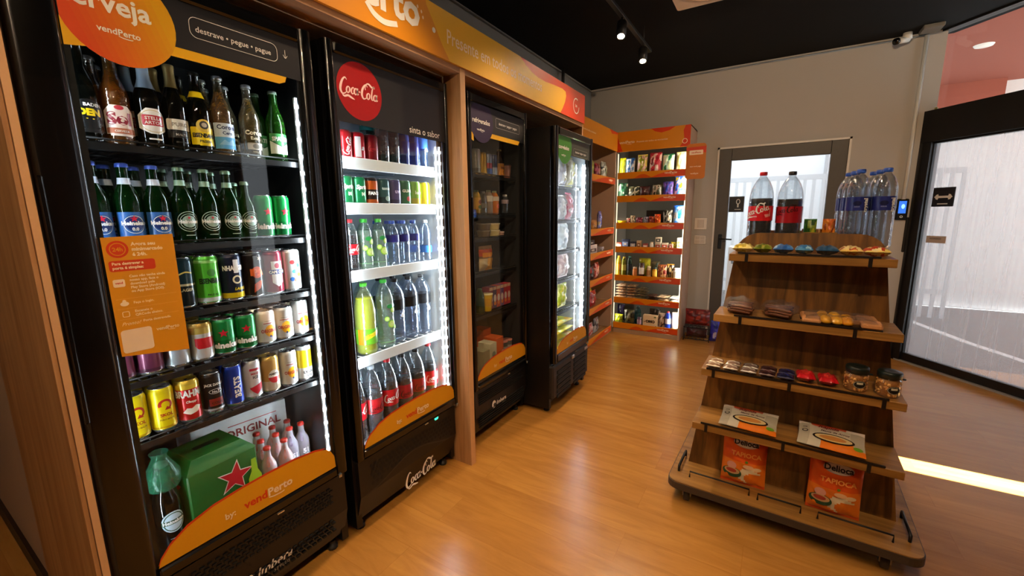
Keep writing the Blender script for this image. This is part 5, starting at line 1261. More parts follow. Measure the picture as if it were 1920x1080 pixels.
# ------------------------------------------------------------------ orange and white shelving units in the far corner
SIDE = pm('B89B86', .55, var=.03); SHB = pm('8C8474', .6); STO = pm('E08A10', .4, var=.02)
LV = (1.835, 1.580, 1.280, 1.010, .680, .415, .110)
def waves(b, x0, x1, zt, h, y):
    """orange price strip with a red wave and a small pale word at its right end"""
    w = x1-x0
    b.poly([(x0, zt-h), (x1, zt-h), (x1, zt), (x0, zt)], pm('E58E10', .4, var=.02), y)
    pts = [(x0+w*(.25+.03*k), zt-h+h*(.62*max(0, sin(pi*min(1, k/9.)))**1.2)) for k in range(10)]
    b.poly(pts, pm('D8580C', .4, var=.02), y-.0005)
    pts = [(x0+w*.50, zt-h), (x0+w, zt-h), (x0+w, zt-h*.15), (x0+w*.85, zt-h*.05), (x0+w*.72, zt-h*.25), (x0+w*.6, zt-h*.6)]
    b.poly(pts, pm('D8480E', .4, var=.02), y-.0006)
def unit(label, loc, rz, w, d, lv, H0, H1, toe=.08, panel=True, art=0, board=None, sides=(1, 1)):
    t = thing('shelving_unit', label, 'shelf', loc, rz, 'snack shelving units in the far corner')
    if sides[0]: B().box(0, .016, .0, d, 0, H1, OAK if art == 1 else SIDE).build('side_panel', t)
    if sides[1]: B().box(w-.018, w, .0, d, 0, H1, SIDE).build('side_panel', t)
    B().box(.017, w-.019, d-.015, d-.003, toe, H1-.01, pm('6E6B62' if art == 0 else '7A5236', .6, var=.04)).build('back_panel', t)
    B().box(.017, w-.019, .012, .03, 0, toe-.03, pm('A89078', .6)).build('plinth', t)
    for i, z in enumerate(lv):
        sh = B().box(.017, w-.019, .018, d-.016, z-.018, z, SHB if art == 0 else OAKX).build('shelf_board', t)
        b = B(); b.box(.017, w-.019, -.002, .004, z-.050, z+.020, STO); waves(b, .018, w-.020, z+.019, .068, -.003)
        st = b.build('price_strip', sh)
        b = B(); wordmark(b, w-.24, z-.018, .030, CREAM, CREAM, -.0042); b.build('lettering', st)
    b = B(); b.box(-.0, w, -.012, .0, H0, H1, pm('D8860C', .45, var=.02)); hd = b.build('header', t)
    b = B(); y = -.0126
    if art == 0:
        b.poly([(0, H0), (.07, H0), (.03, (H0+H1)/2), (0, H1-.02)], RDO, y-.0004)
        b.poly([(.37, H1), (.41, H1-.03), (.48, H1-.05), (.56, H1-.035), (.62, H1)][::1], RDO, y-.0004)
        b.poly([(w-.10, H0), (w, H0), (w, H1), (w-.05, H1), (w-.07, H1-.05), (w-.06, H0+.09), (w-.075, H0+.04)], RDO, y-.0004)
        V, F = ring(ell(w-.052, H0+.055, .026, .026, 20), ell(w-.052, H0+.055, .020, .020, 20)); b.sheet(V, F, CREAM, y-.001)
        wordmark(b, .03, H0+.085, .040, CREAM, CREAM, y-.001); b.sheet(*text2d('Presente em todos os momentos', .024, .01, 'LEFT'), CREAM, y-.001, .22, H0+.085)
    else:
        b.poly([(.0, H0), (.10, H0+.02), (.05, H0+.08), (0, H1-.04)], RDO, y-.0004)
        b.poly([(w-.28, H1), (w-.2, H1-.04), (w-.12, H1-.03), (w-.0, H1-.02), (w, H1)], RDO, y-.0004)
        wordmark(b, .10, H0+.11, .055, CREAM, CREAM, y-.001); b.sheet(*text2d('Presente em todos os momentos', .026, .01, 'LEFT'), CREAM, y-.001, .38, H0+.085)
    b.build('header_art', hd)
    B().box(.0, w, .0, d, H1-.012, H1, SIDE).build('top_board', t)
    return t
UX0, UW, UY0 = -1.562, .768, 4.79
ub = unit('tall lit shelving unit with orange header against the back wall', (UX0, UY0, 0), 0, UW, .40, LV, 2.078, 2.29, sides=(0, 1))
b = B(); b.box(.001, .012, .004, .02, .06, 2.07, pm('C8C0B0', .4)); b.build('corner_post', ub)
b = B(); b.box(UW-.027, UW-.0185, .006, .016, .14, 2.06, emit('FFF4D0', 5.)); b.build('led_strip', ub)
b = B(); b.box(.014, .021, .006, .016, .14, 2.06, emit('FFF4D0', 1.5)); b.build('led_strip', ub)
o = light('shelf_light', 'AREA', (UX0+UW-.03, UY0+.008, 1.1), 10, (1, .93, .76), size=1.9, size_y=.02); o.matrix_world = Matrix.Translation((UX0+UW-.032, UY0+.008, 1.1)) @ Matrix.Rotation(math.radians(-30), 4, 'Z') @ Matrix.Rotation(pi/2, 4, 'Y')
o = light('shelf_light', 'AREA', (0, 0, 0), 3.5, (1, .93, .76), size=1.9, size_y=.02); o.matrix_world = Matrix.Translation((UX0+.026, UY0+.008, 1.1)) @ Matrix.Rotation(math.radians(30), 4, 'Z') @ Matrix.Rotation(-pi/2, 4, 'Y')
hb = B()
for zz, cc in ((1.30, 'D86A5A'), (1.24, 'D8C83A'), (1.18, 'D88A5A'), (1.11, 'E8D8C8'), (1.05, 'D86A6A'), (.98, 'E8C85A')):
    hb.add([(w_, z_) for w_, z_ in []], [], WHI)
    pts = [(0, -.018), (.018, .004), (.014, .014), (.006, .014), (0, .006), (-.006, .014), (-.014, .014), (-.018, .004)]
    hb.add([(UW+.0012, .12+p[0], zz+p[1]) for p in pts], [tuple(range(8))], C(cc))
hb.build('heart_stickers', ub)
ul = unit('tall oak shelving unit with orange header along the left wall', (-1.562, 3.36, 0), pi/2, 4.772-3.36, .46, (1.775, 1.23, .98, .70, .40, .07), 2.085, 2.285, toe=.06, art=1, sides=(1, 1))
# small flag sign beside the lit shelf
t = thing('flag_sign', 'small rounded orange sign sticking out beside the back shelving unit', 'sign', (UX0+UW, 4.775, 0))
B().prism(rrect(-.03, .158, 1.745, 2.095, .03, 4), -.004, .0, pm('C8700C', .5), 'y').build('panel', t)
b = B(); b.poly([(-.03, 2.03), (-.03, 2.06), (.158, 2.095-.03), (.158, 2.0)][::1], RDO, -.0046); b.poly(rrect(.0, .13, 1.985, 2.03, .006, 3), CREAM, -.005); b.sheet(*text2d('vendPerto', .022, .03), RDO, -.0056, .065, 2.0)
b.sheet(*text2d('aqui você paga', .018, .02), CREAM, -.005, .064, 1.865); wordmark(b, .02, 1.795, .018, CREAM, CREAM, -.005); b.build('lettering', t)

# ------------------------------------------------------------------ goods on the lit shelving unit (ux = position along the unit)
def on_unit(key, make, name, label, cat, x, z, y=4.86, rz=0., group=None, rx=0.):
    return put(key, make, name, label, cat, (x, y, z+.001), rz, group, rx=rx)
def pb(w, h, t, cols, seed=1, n=3., wr=.004): return pouch(w, h, t, plain(*cols, seed=seed, n=n), 14, 16, seed, wr)
CH = [(-1.513, .066, .17, ('D8DC1A', 'C8D020', 'E8E83A'), 'bright yellow snack bag, leftmost on the top lit shelf'),
 (-1.424, .096, .165, ('1E5AA8', '7AA8D8', 'D8E0E8', '4A8AC8'), 'blue and white snack bag, top lit shelf'),
 (-1.293, .104, .19, ('E8D86A', 'D8B0A0', '9AA82A', 'E8E0C0'), 'yellow and pink snack bag, top lit shelf'),
 (-1.150, .125, .20, ('A01A2A', 'C83A4A', 'E8C8C0', '7A1018'), 'red snack bag with white band, top lit shelf'),
 (-1.015, .115, .175, ('1E7A4A', 'C8E8D8', 'D8E8B0', 'E8F0E0'), 'green and white snack bag, top lit shelf'),
 (-.885, .10, .185, ('E8E89A', 'D8D08A', 'F0F0D8'), 'pale yellow snack bag, rightmost on top lit shelf')]
for i, (x, w, h, c, l) in enumerate(CH): on_unit('ch%d' % i, pb(w*1.03, h*1.1, .05, c, i+3), 'snack_bag', l, 'bag', x, LV[0], 4.85, 0, rx=-.12)
G2 = [(-1.50, .10, .13, .05, ('16482E', '2A6A4A', 'D8D8D0'), 'dark green bag with white foot, second lit shelf'),
 (-1.375, .12, .10, .06, ('23301E', '4A4A22', 'E0DCC8', '1A2A16'), 'dark olive bag with white mark, second lit shelf'),
 (-1.25, .11, .095, .06, ('2A0E12', '4A1A1E', '3A1216'), 'dark maroon bag, second lit shelf'),
 (-1.125, .10, .105, .06, ('3A3A24', '6A6A54', 'B8A898', '2A2A1E'), 'mottled olive and grey bag, second lit shelf'),
 (-1.005, .10, .125, .05, ('2A2A66', '5A3A8A', '1E3A9A'), 'violet bag, second lit shelf'),
 (-.885, .11, .165, .05, ('2A66D8', 'E8B8D8', '4A8AE8', 'F0D020'), 'bright blue bag with pink and yellow, second lit shelf')]
for i, (x, w, h, t_, c, l) in enumerate(G2): on_unit('g2%d' % i, pb(w*1.07, h*1.28, t_, c, i+20), 'snack_bag', l, 'bag', x, LV[1], 4.86, .15*(-1)**i, rx=-.1)
bowl = lambda: [('bowl', B().lathe([(0, .004), (.022, 0), (.03, .004), (.055, .04), (.058, .042), (.054, .042), (.028, .008), (0, .008)], C('E8C81A'), 24))]
on_unit('bowl', bowl, 'bowl', 'small yellow bowl, leftmost on the third lit shelf', 'bowl', -1.50, LV[2], 4.86)
G3 = [(-1.425, .04, .055, .03, ('B8A08A', 'C83A4A', 'D8C8B0'), 'pink and cream sachet, third lit shelf'), (-1.375, .05, .075, .03, ('B8A080', '8A7050', 'D8C8A0'), 'tan foil sachet, third lit shelf'),
 (-1.30, .07, .06, .03, ('5A1226', '8A1A3A', '3A0E1A'), 'wine red sachet, third lit shelf'), (-1.225, .05, .065, .03, ('4A4A5A', '8A8090', '6A2A3A'), 'slate grey sachet, third lit shelf'),
 (-1.165, .055, .07, .03, ('6A1A14', '8A2A1A', 'A84A2A'), 'brick red sachet, third lit shelf'), (-1.10, .065, .085, .03, ('D8501A', 'E87A2A', 'B82A14'), 'orange sachet with white mark, third lit shelf'),
 (-.995, .09, .12, .05, ('3A3A34', '8A8A80', '1E1E1A', 'B8A890'), 'grey and black bag, third lit shelf'), (-.875, .12, .155, .06, ('1A5AC8', '2A7AE0', '8AB8E8', 'E8F0F8'), 'large blue bag, rightmost on third lit shelf')]
for i, (x, w, h, t_, c, l) in enumerate(G3): on_unit('g3%d' % i, pb(w*1.05, h*1.3, t_, c, i+40), 'sachet', l, 'packet', x, LV[2], 4.86, .1*(-1)**i)
t = thing('counter_display', 'black tiered display rack at the back of the third lit shelf', 'rack', (-1.12, 4.99, LV[2]+.001))
b = B(); b.box(-.13, .13, -.02, .06, 0, .10, C('1A1614')); b.build('rack_body', t); b = B(); b.box(-.13, .13, -.035, -.02, 0, .155, C('120F0E'), .002); b.build('front_panel', t)
def jar(h, r, col, lid, lab=None, lb=(.25, .8)):
    def make():
        b = B(); b.lathe([(0, .002), (r*.9, 0), (r, .006), (r, h*.74), (r*.8, h*.82), (r*.8, h*.86)], C(col, .2), 16)
        l = B(); l.lathe([(r*.86, h*.84), (r*.88, h*.86), (r*.86, h-.002), (r*.8, h), (0, h)], C(lid), 16); o_ = [('jar_body', b), ('lid', l)]
        if lab: q = B(); q.cband(r, h*lb[0]*.9, h*lb[1]*.85, C(lab), -1.2, 1.2, .0006, 12); o_.append(('label', q))
        return o_
    return make
def pr(col, z0=.3, z1=.6, c2=None): return lambda b, w, d, h: (b.poly([(-w*.4, h*z0), (w*.4, h*z0), (w*.4, h*z1), (-w*.4, h*z1)], C(col), -d/2-.0008), b.poly(ell(0, h*(z0+z1)/2, w*.2, h*.10, 10), C(c2 or 'E8E0D0'), -d/2-.0014))
H4 = LV[3]
for i, (k, x, w, h, a, c2, l) in enumerate([('b', -1.515, .06, .06, 'A83A2A', 'E0C8B8', 'small red box, leftmost on the fourth lit shelf'), ('b', -1.44, .08, .10, '1E2A4A', '8A9AC8', 'navy blue box, fourth lit shelf'),
    ('b', -1.355, .065, .075, '2A2E3A', 'B8B8C0', 'dark slate box, fourth lit shelf'), ('b', -1.285, .05, .085, 'C8AE8A', '8A5A3A', 'tan narrow box, fourth lit shelf'), ('b', -1.215, .055, .055, '8A3A3A', 'E0C0B8', 'low rose box, fourth lit shelf'),
    ('b', -1.075, .06, .065, 'D8CAB4', 'B83A2A', 'cream box under an identical one, fourth lit shelf'), ('b', -1.005, .065, .068, 'D8C8B0', 'C84A3A', 'cream box with red picture, fourth lit shelf'), ('b', -.94, .045, .058, 'B89A84', 'A83A3A', 'beige small box beside cream one, fourth lit shelf'),
    ('b', -.845, .062, .125, 'E0E4DA', '5AA83A', 'tall white and green box, rightmost on fourth lit shelf')]):
    on_unit('h4%d' % i, carton(w, .05, h, a, pr(c2, .2, .7, 'F0E8D8')), 'food_box', l, 'box', x, H4, 4.845, .06*(-1)**i)
on_unit('h4t', carton(.062, .05, .06, 'D2C4AC', pr('4A4A40', .2, .75)), 'food_box', 'cream box stacked on top of another, fourth lit shelf', 'box', -1.075, H4+.0665, 4.845, .05)
on_unit('h4j', jar(.075, .022, 'D8CDB8', 'C8B89A', 'E8E0D0'), 'jar', 'small cream jar on the fourth lit shelf', 'jar', -1.145, H4, 4.84)
on_unit('h4y', pb(.085, .075, .035, ('D8D01A', 'C8C018', 'E8E05A'), 61), 'sachet', 'yellow pouch on the fourth lit shelf', 'packet', -.925+.015, H4, 4.905)
H5 = LV[4]
def oil(col, cap, h=.235, r=.028, lab='D8C83A'): return pet(h, r, col, .55, cap, None, label=[(h*.3, h*.6, C(lab))], ribs=False)
for i, (x, mk, l, y) in enumerate([(-1.515, oil('B89A1A', 'C88A1A', .235, .030, 'C87A1A'), 'golden cooking oil bottle, leftmost on the fifth lit shelf', 4.84), (-1.455, oil('8A8A1E', 'B8A83A', .225, .028, 'A8A040'), 'olive yellow oil bottle, fifth lit shelf', 4.845),
    (-1.39, oil('1E3A2A', '2A6A5A', .235, .026, '1A2030'), 'dark green bottle with navy label, fifth lit shelf', 4.85), (-1.32, jar(.115, .026, 'C87A3A', 'D8B89A', 'D88A4A'), 'orange jar with pale lid, fifth lit shelf', 4.835),
    (-1.245, jar(.165, .034, '3A120E', '2A0C0A', 'D8D0C8'), 'dark ketchup jar with white label, fifth lit shelf', 4.84), (-1.165, jar(.13, .026, 'D8BC94', 'E0CDA8', 'B88A5A'), 'beige tube of sauce, fifth lit shelf', 4.835),
    (-1.10, jar(.12, .028, 'D89A2A', '2A3A34', 'E8B83A'), 'honey jar with dark lid, fifth lit shelf', 4.835), (-.865, jar(.125, .036, 'E4E8E4', 'F0F0EC', 'C8D0C8'), 'white canister, rightmost on fifth lit shelf', 4.845)]):
    on_unit('h5%d' % i, mk, 'sauce_bottle' if i < 3 else 'jar', l, 'bottle' if i < 3 else 'jar', x, H5, y)
for i, (x, w, h, c, l, y) in enumerate([(-1.235, .13, .21, ('9AA81A', 'B8B82A', '7A8A1A'), 'lime green bag behind the ketchup jar, fifth lit shelf', 4.93), (-1.115, .10, .18, ('4A4A3A', '6A5A3A', '3A4A44'), 'dark grey bag behind the honey jar, fifth lit shelf', 4.93),
    (-1.02, .095, .155, ('A85A2A', '8A2A1A', 'C89A6A', '6A1A14'), 'brown and red bag, fifth lit shelf', 4.85), (-.945, .08, .16, ('B88A2A', 'D8C08A', '3A2A1A', '8A6A2A'), 'gold snack bag with dark top, fifth lit shelf', 4.905)]):
    on_unit('i5%d' % i, pb(w, h, .04, c, i+70), 'snack_bag', l, 'bag', x, H5, y)
H6 = LV[5]
def flat(w, d, t_, cols, seed): 
    def make():
        mk = pouch(w, d, t_, plain(*cols, seed=seed), 12, 12, seed, .003)(); mk[0][1].xf(Matrix.Translation((0, -d/2, t_/2+.006)) @ Matrix.Rotation(-pi/2, 4, 'X')); return mk
    return make
stk = [(-1.480, .115, 5, ('D8B89A', 'C8A07A', 'E0CDB8'), 'pale pink rice bag', 'E'), (-1.357, .110, 5, ('C8A880', 'A87A50', 'D8C0A0'), 'tan flour bag', 'F'), (-1.237, .115, 4, ('8A7A54', '4A3A2A', 'A89A70'), 'olive bean bag', 'G'), (-1.125, .10, 2, ('3A2218', '5A3A2A', '2A1810'), 'dark coffee bag', 'H'), (-.993, .125, 2, ('D8BC98', 'E0CDB0', 'C8A078'), 'cream sugar bag', 'I'), (-.872, .095, 2, ('F0F0EC', 'D8E0E0', 'E8A8A0'), 'white salt bag', 'J')]
NM = ['lowest', 'second', 'third', 'fourth', 'fifth']
for (x, w, n, c, l, k) in stk:
    for j in range(n):
        on_unit('st'+k, flat(w, .17, .024, c, ord(k)), 'food_bag', '%s on the sixth lit shelf, %s of %d stacked' % (l, NM[j] if j < n-1 else 'topmost', n), 'bag', x+.003*(-1)**j, H6+.002+.033*j, 4.895, .05*(-1)**j, l+' stack')
H7 = LV[6]
for i, (x, mk, nm, l, cat, y) in enumerate([(-1.495, pb(.10, .105, .06, ('B8C81A', '8A9A1E', 'D0D83A'), 81), 'pouch', 'lime green pouch, leftmost on the bottom lit shelf', 'bag', 4.85), (-1.515, pb(.09, .20, .05, ('1E1A3A', '2A2048', '161230'), 82), 'pouch', 'dark violet bag at the back, bottom lit shelf', 'bag', 4.99),
    (-1.375, pb(.12, .17, .07, ('3A3A1E', '1E1E16', '5A5A3A', '8A8A80'), 83), 'pouch', 'dark olive shiny bag, bottom lit shelf', 'bag', 4.86), (-1.285, oil('1E4A54', '1A3A44', .215, .036, '2A5A66'), 'detergent_bottle', 'dark teal detergent bottle, bottom lit shelf', 'bottle', 4.90),
    (-1.245, jar(.10, .026, '6A4A5A', '4A3A4A', '9A7A8A'), 'jar', 'mauve jar beside the detergent box, bottom lit shelf', 'jar', 4.83), (-1.0, pb(.075, .175, .05, ('C8B8A4', '3A2420', 'B8A490', '8A7464'), 84), 'pouch', 'beige and brown bag, bottom lit shelf', 'bag', 4.845),
    (-.93, oil('2A4AC8', 'C82A3A', .20, .030, 'D8D8E8'), 'cleaner_bottle', 'blue cleaner bottle with red top, bottom lit shelf', 'bottle', 4.84), (-.862, lambda: [('roll', B().lathe([(0, 0), (.030, .0), (.033, .004), (.033, .186), (.030, .19), (0, .19)], C('F0F0E8'), 18))], 'paper_roll', 'white paper roll, rightmost on bottom lit shelf', 'roll', 4.865)]):
    on_unit('h7%d' % i, mk, nm, l, cat, x, H7, y)
on_unit('omo', carton(.165, .06, .135, 'DCC4A0', lambda b, w, d, h: (b.sheet(*text2d('OMO', .042, .07), C('2A2018'), -d/2-.001, 0, h*.36), b.poly([(.04, h*.8), (.065, h*.8), (.065, h*.92), (.04, h*.92)], C('5A6A3A'), -d/2-.001), b.poly([(-.072, h*.35), (-.055, h*.42), (-.055, h*.48), (-.072, h*.42)], C('4A3A2A'), -d/2-.001), b.poly([(.05, .006), (.07, .006), (.066, .02)], C('2A2018'), -d/2-.001))), 'detergent_box', 'cream detergent box with black lettering, bottom lit shelf', 'box', -1.12, H7, 4.85)
on_unit('drk', pb(.12, .19, .04, ('3A322A', '2A2420', '4A4238'), 88), 'pouch', 'dark brown bag behind the detergent box, bottom lit shelf', 'bag', -1.10, H7, 4.95)

# goods on the oak unit along the left wall (facing +x)
def on_left(key, make, name, label, cat, y, z, d=.07, rz=0., group=None): return put(key, make, name, label, cat, (-1.562-d, y, z+.001), pi/2+rz, group)
LZ = (1.775, 1.23, .98, .70, .40, .07)
for i, (y, w, h, c, l) in enumerate([(4.16, .16, .17, ('7A9A3A', 'A8A83A', '5A7A2A'), 'green chip bag, top shelf of oak unit'), (4.36, .13, .15, ('8A1A2A', 'B04A5A', '6A1420'), 'dark red chip bag, top shelf of oak unit'), (4.56, .14, .185, ('A8A898', '1E1E1E', 'C8C8B8', '8A8A7A'), 'cow patterned black and grey bag, top shelf of oak unit')]):
    on_left('l1%d' % i, pb(w, h, .06, c, i+90), 'snack_bag', l, 'bag', y, LZ[0])
for i, (y, w, h, c, l) in enumerate([(4.14, .12, .14, ('8A6A70', '6A4A54', 'A88A8A'), 'mauve packet, second shelf of oak unit'), (4.30, .13, .09, ('A86A2A', 'C88A3A', '8A4A1A'), 'amber packet, second shelf of oak unit'), (4.47, .07, .16, ('3A3A9A', '8A8AC8', 'C8B89A'), 'violet wafer packet, second shelf of oak unit')]):
    on_left('l2%d' % i, pb(w*1.05, h*1.25, .05, c, i+95), 'snack_packet', l, 'packet', y, LZ[1])
for i, (y, w, h, c, l, zz) in enumerate([(4.22, .24, .10, 'D8D0CC', 'white box with dark print, third shelf of oak unit', 0), (4.18, .16, .05, '3A2A2A', 'dark flat box on top of the white box, oak unit', .101), (4.50, .12, .06, 'A8A0A8', 'low grey box, third shelf of oak unit', 0)]):
    on_left('l3%d' % i, carton(w, .12, h, c, pr('4A3A3A', .25, .6)), 'food_box', l, 'box', y, LZ[2]+zz, .10)
for i, (y, w, h, c, l) in enumerate([(4.14, .10, .10, ('6A5A5A', '3A3030', '8A7A70'), 'grey brown packet, fourth shelf of oak unit'), (4.27, .10, .12, ('4A2A2A', '2A1A1A', 'B83A2A'), 'dark packet with red, fourth shelf of oak unit'), (4.41, .10, .14, ('C83A2A', 'E8A08A', 'A82A1A'), 'scarlet packet, fourth shelf of oak unit')]):
    on_left('l4%d' % i, pb(w*1.05, h*1.25, .05, c, i+100), 'snack_packet', l, 'packet', y, LZ[3])
for i, (y, w, h, c, l, d_) in enumerate([(4.15, .14, .13, ('3A1A3A', '5A2A4A', '8A3A4A'), 'plum packet, fifth shelf of oak unit', .07), (4.32, .15, .14, ('B81E1E', '8A1414', 'D83A2A'), 'bright red packet, fifth shelf of oak unit', .07), (4.50, .20, .15, ('D8A82A', 'B8861A', 'E8C84A'), 'mustard yellow packet at the back, fifth shelf of oak unit', .2)]):
    on_left('l5%d' % i, pb(w*1.05, h*1.25, .05, c, i+105), 'snack_packet', l, 'packet', y, LZ[4], d_)
for i, (y, w, h, c, l) in enumerate([(4.13, .05, .20, ('B82A2A', '8A1A1A'), 'narrow red packet, bottom shelf of oak unit'), (4.25, .13, .12, ('C8A8A0', 'B83A3A', 'E8D8D0'), 'pink and white packet, bottom shelf of oak unit'), (4.43, .13, .14, ('6A6A70', '3A3A44', 'A8A8A8', '8A3A3A'), 'grey metallic packet, bottom shelf of oak unit')]):
    on_left('l6%d' % i, pb(w*1.05, h*1.25, .05, c, i+110), 'snack_packet', l, 'packet', y, LZ[5])

# ------------------------------------------------------------------ pet food bags and blue bag on the floor by the rear door
put('pet1', pouch(.25, .18, .10, plain('6A1218', '8A2420', '5A0E12', 'A84038', seed=5), 20, 16, 5, .008), 'pet_food_bag', 'big dark red bag on top of the low wire rack by the rear door', 'bag', (-.635, 4.92, .175), .05)
t = thing('wire_rack', 'low black wire rack holding the dark red bag by the rear door', 'rack', (-.635, 4.93, 0), .05)
b = B(); 
for z in (.02, .15): b.tube([(-.13, -.06, z), (.13, -.06, z), (.13, .05, z), (-.13, .05, z)], .004, pm('2A2626', .35, .6), 6, True)
for z in (.02, .155):
    for k in range(7): b.tube([(-.12+.04*k, -.06, z), (-.12+.04*k, .05, z)], .003, pm('2A2626', .35, .6), 6)
b.build('rail', t)
for sx_ in (-.13, .13):
    for sy_ in (-.06, .05): B().tube([(sx_, sy_, 0), (sx_, sy_, .16)], .004, pm('2A2626', .35, .6), 6).build('post', t)
put('pet2', pouch(.21, .105, .06, plain('3A0A12', '2A0810', '4A1018', seed=6), 14, 12, 6, .005), 'pet_food_bag', 'dark maroon bag lying inside the low wire rack', 'bag', (-.635, 4.92, .035), .05)
put('blu', pouch(.15, .24, .10, plain('1A2AA8', '14208A', '3A3ACD', 'C8C8E8', seed=9), 14, 16, 9, .008), 'blue_bag', 'shiny blue bag on the floor beside the dark red bag', 'bag', (-.43, 4.96, .005), .3, rx=.05)

# ------------------------------------------------------------------ wheeled display stand
SW = wood('walnut_laminate', '5C3A16', '946228', 'Z', 1.3, .38, .1); SWX = wood('walnut_laminate_long', '8A5E26', 'B88644', 'X', 1.1, .38, .1)
EDG = pm('3A3028', .5); BKM = pm('141010', .4, .2)
SX, SY, SR_ = .12, 1.955, math.radians(-2)
stand = thing('display_stand', 'stepped wooden display stand on a wheeled platform in the middle', 'display stand', (SX, SY, 0), SR_)
def sp(x, y, z=0.):
    c, s_ = cos(SR_), sin(SR_); return (SX+c*x-s_*y, SY+s_*x+c*y, z)
b = B(); b.prism(rrect(-.468, .468, 0, .86, .055, 6), .085, .118, EDG, 'z'); pf = b.build('platform', stand)
B().prism(rrect(-.464, .464, .004, .856, .052, 6), .118, .1225, wood('walnut_platform', '8A5E26', 'B88644', 'X', 1.1, .38, .1), 'z').build('platform_top', stand)
for x in (-.38, .36):
    for y in (.07, .79):
        c = thing('c', '', '', (x, y, 0)); del c['label']; del c['category']; c.name = 'caster'; c.parent = stand
        b = B(); b.tube([(-.012, 0, .030), (.012, 0, .030)], .030, pm('3A3634', .45), 18); b.build('wheel', c)
        b = B(); b.box(-.02, -.015, -.018, .018, .028, .07, pm('8A8680', .3, .8)); b.box(.015, .02, -.018, .018, .028, .07, pm('8A8680', .3, .8)); b.box(-.022, .022, -.022, .022, .07, .085, pm('6A6660', .3, .8)); b.build('fork', c)
# board faces: front and back, arch topped and tapering; side panels between
def bw_(z): return .407-(.407-.272)*max(0, (z-.122))/(1.25-.122)
def board(y0, y1, name):
    z0, zt = .1225, 1.305
    pts = [(-bw_(z0), z0), (bw_(z0), z0), (bw_(1.19), 1.19)]
    R = .10
    pts += [(bw_(1.19)-R+R*cos(a)+.0, 1.205+R*sin(a)) for a in [math.radians(d) for d in range(0, 91, 15)]]
    pts += [(-bw_(1.19)+R-R*sin(a), 1.205+R*cos(a)) for a in [math.radians(d) for d in range(0, 91, 15)]]
    pts += [(-bw_(1.19), 1.19)]
    b = B(); n0 = len(b.v); b.prism(pts, 0, .018, SW, 'y', side=EDG)
    for i, v in enumerate(b.v): b.v[i] = (v[0], y0+v[1]+(v[2]-z0)/(zt-z0)*(y1-y0), v[2])
    return b.build(name, stand)
board(.215, .325, 'front_board'); board(.71, .665, 'back_board')
for sg in (-1, 1):
    b = B(); V = []
    for z in (.1225, 1.19):
        f = (z-.1225)/(1.305-.1225); x = sg*(bw_(z)-.002)
        V += [(x, .233+.11*f, z), (x, (.71-.045*f), z), (x-sg*.016, (.71-.045*f), z), (x-sg*.016, .233+.11*f, z)]
    b.add(V, [(0, 1, 5, 4), (1, 2, 6, 5), (2, 3, 7, 6), (3, 0, 4, 7), (0, 3, 2, 1), (4, 5, 6, 7)], SW); b.build('side_panel', stand)
SH = [(.436, .030, .372, .215, .245), (.697, .048, .352, .215, .27), (.947, .088, .322, .215, .295), (1.218, .150, .285, .20, .318)]
for z, y, hw, dd, yb in SH:
    B().box(-hw, hw, y, yb-.006, z-.032, z, SWX, .0015).build('shelf', stand)
B().box(-.255, .255, .345, .655, 1.225, 1.243, SWX).build('top_deck', stand)
# black wire stops with clips on each shelf front, and on the platform
def stop(x0, x1, y, z, clips):
    b = B(); b.box(x0, x1, y-.004, y+.003, z+.002, z+.009, BKM)
    for c in clips: b.box(c-.006, c+.006, y-.0065, y-.0, z-.034, z+.006, BKM)
    b.build('wire_stop', stand)
stop(-.335, .045, .030, .436, (-.312, -.012-.0)); stop(-.0, .315, .030, .436, (.268,))
stop(-.33, .30, .048, .697, (-.30, -.012, .287)); stop(-.24, .20, .088, .947, (-.215, .18)); stop(-.25, .235, .150, 1.218, (-.215, .205))
def wire(x0, x1, y, z, h=.03):
    B().tube([(x0, y, z), (x0, y, z+h), (x1, y, z+h), (x1, y, z)], .004, BKM, 8).build('wire_stop', stand)
wire(-.375, -.12, .075, .1225); wire(-.085, .075, .062, .1225); wire(.135, .375, .062, .1225)
for sg in (-1, 1): B().tube([(sg*.43, .10, .1225), (sg*.43, .10, .15), (sg*.43, .26, .15), (sg*.43, .26, .1225)], .006, BKM, 8).build('handle', stand)

# --- goods on the stand ----------------------------------------------------
def on_stand(key, make, name, label, cat, x, y, z, rz=0., group=None, rx=0., ry=0.):
    return put(key, make, name, label, cat, sp(x, y, z+.0012), SR_+rz, group, rx, ry)
def lay(w, d, t_, matfn, seed, nx=16, ny=14, wr=.003, extra=None):
    """a filled packet lying flat, its printed face up"""
    def make():
        mk = pouch(w, d, t_, matfn, nx, ny, seed, wr)(); b = mk[0][1]
        if extra: extra(b, w, d, t_)
        b.xf(Matrix.Translation((0, -d/2, t_*.5+.0015+1.3*wr)) @ Matrix.Rotation(-pi/2, 4, 'X')); return mk
    return make
def two(c1, c2, f): 
    a, b_ = C(c1, .28), C(c2, .28); return lambda u, v, fr: a if f(u, v) else b_
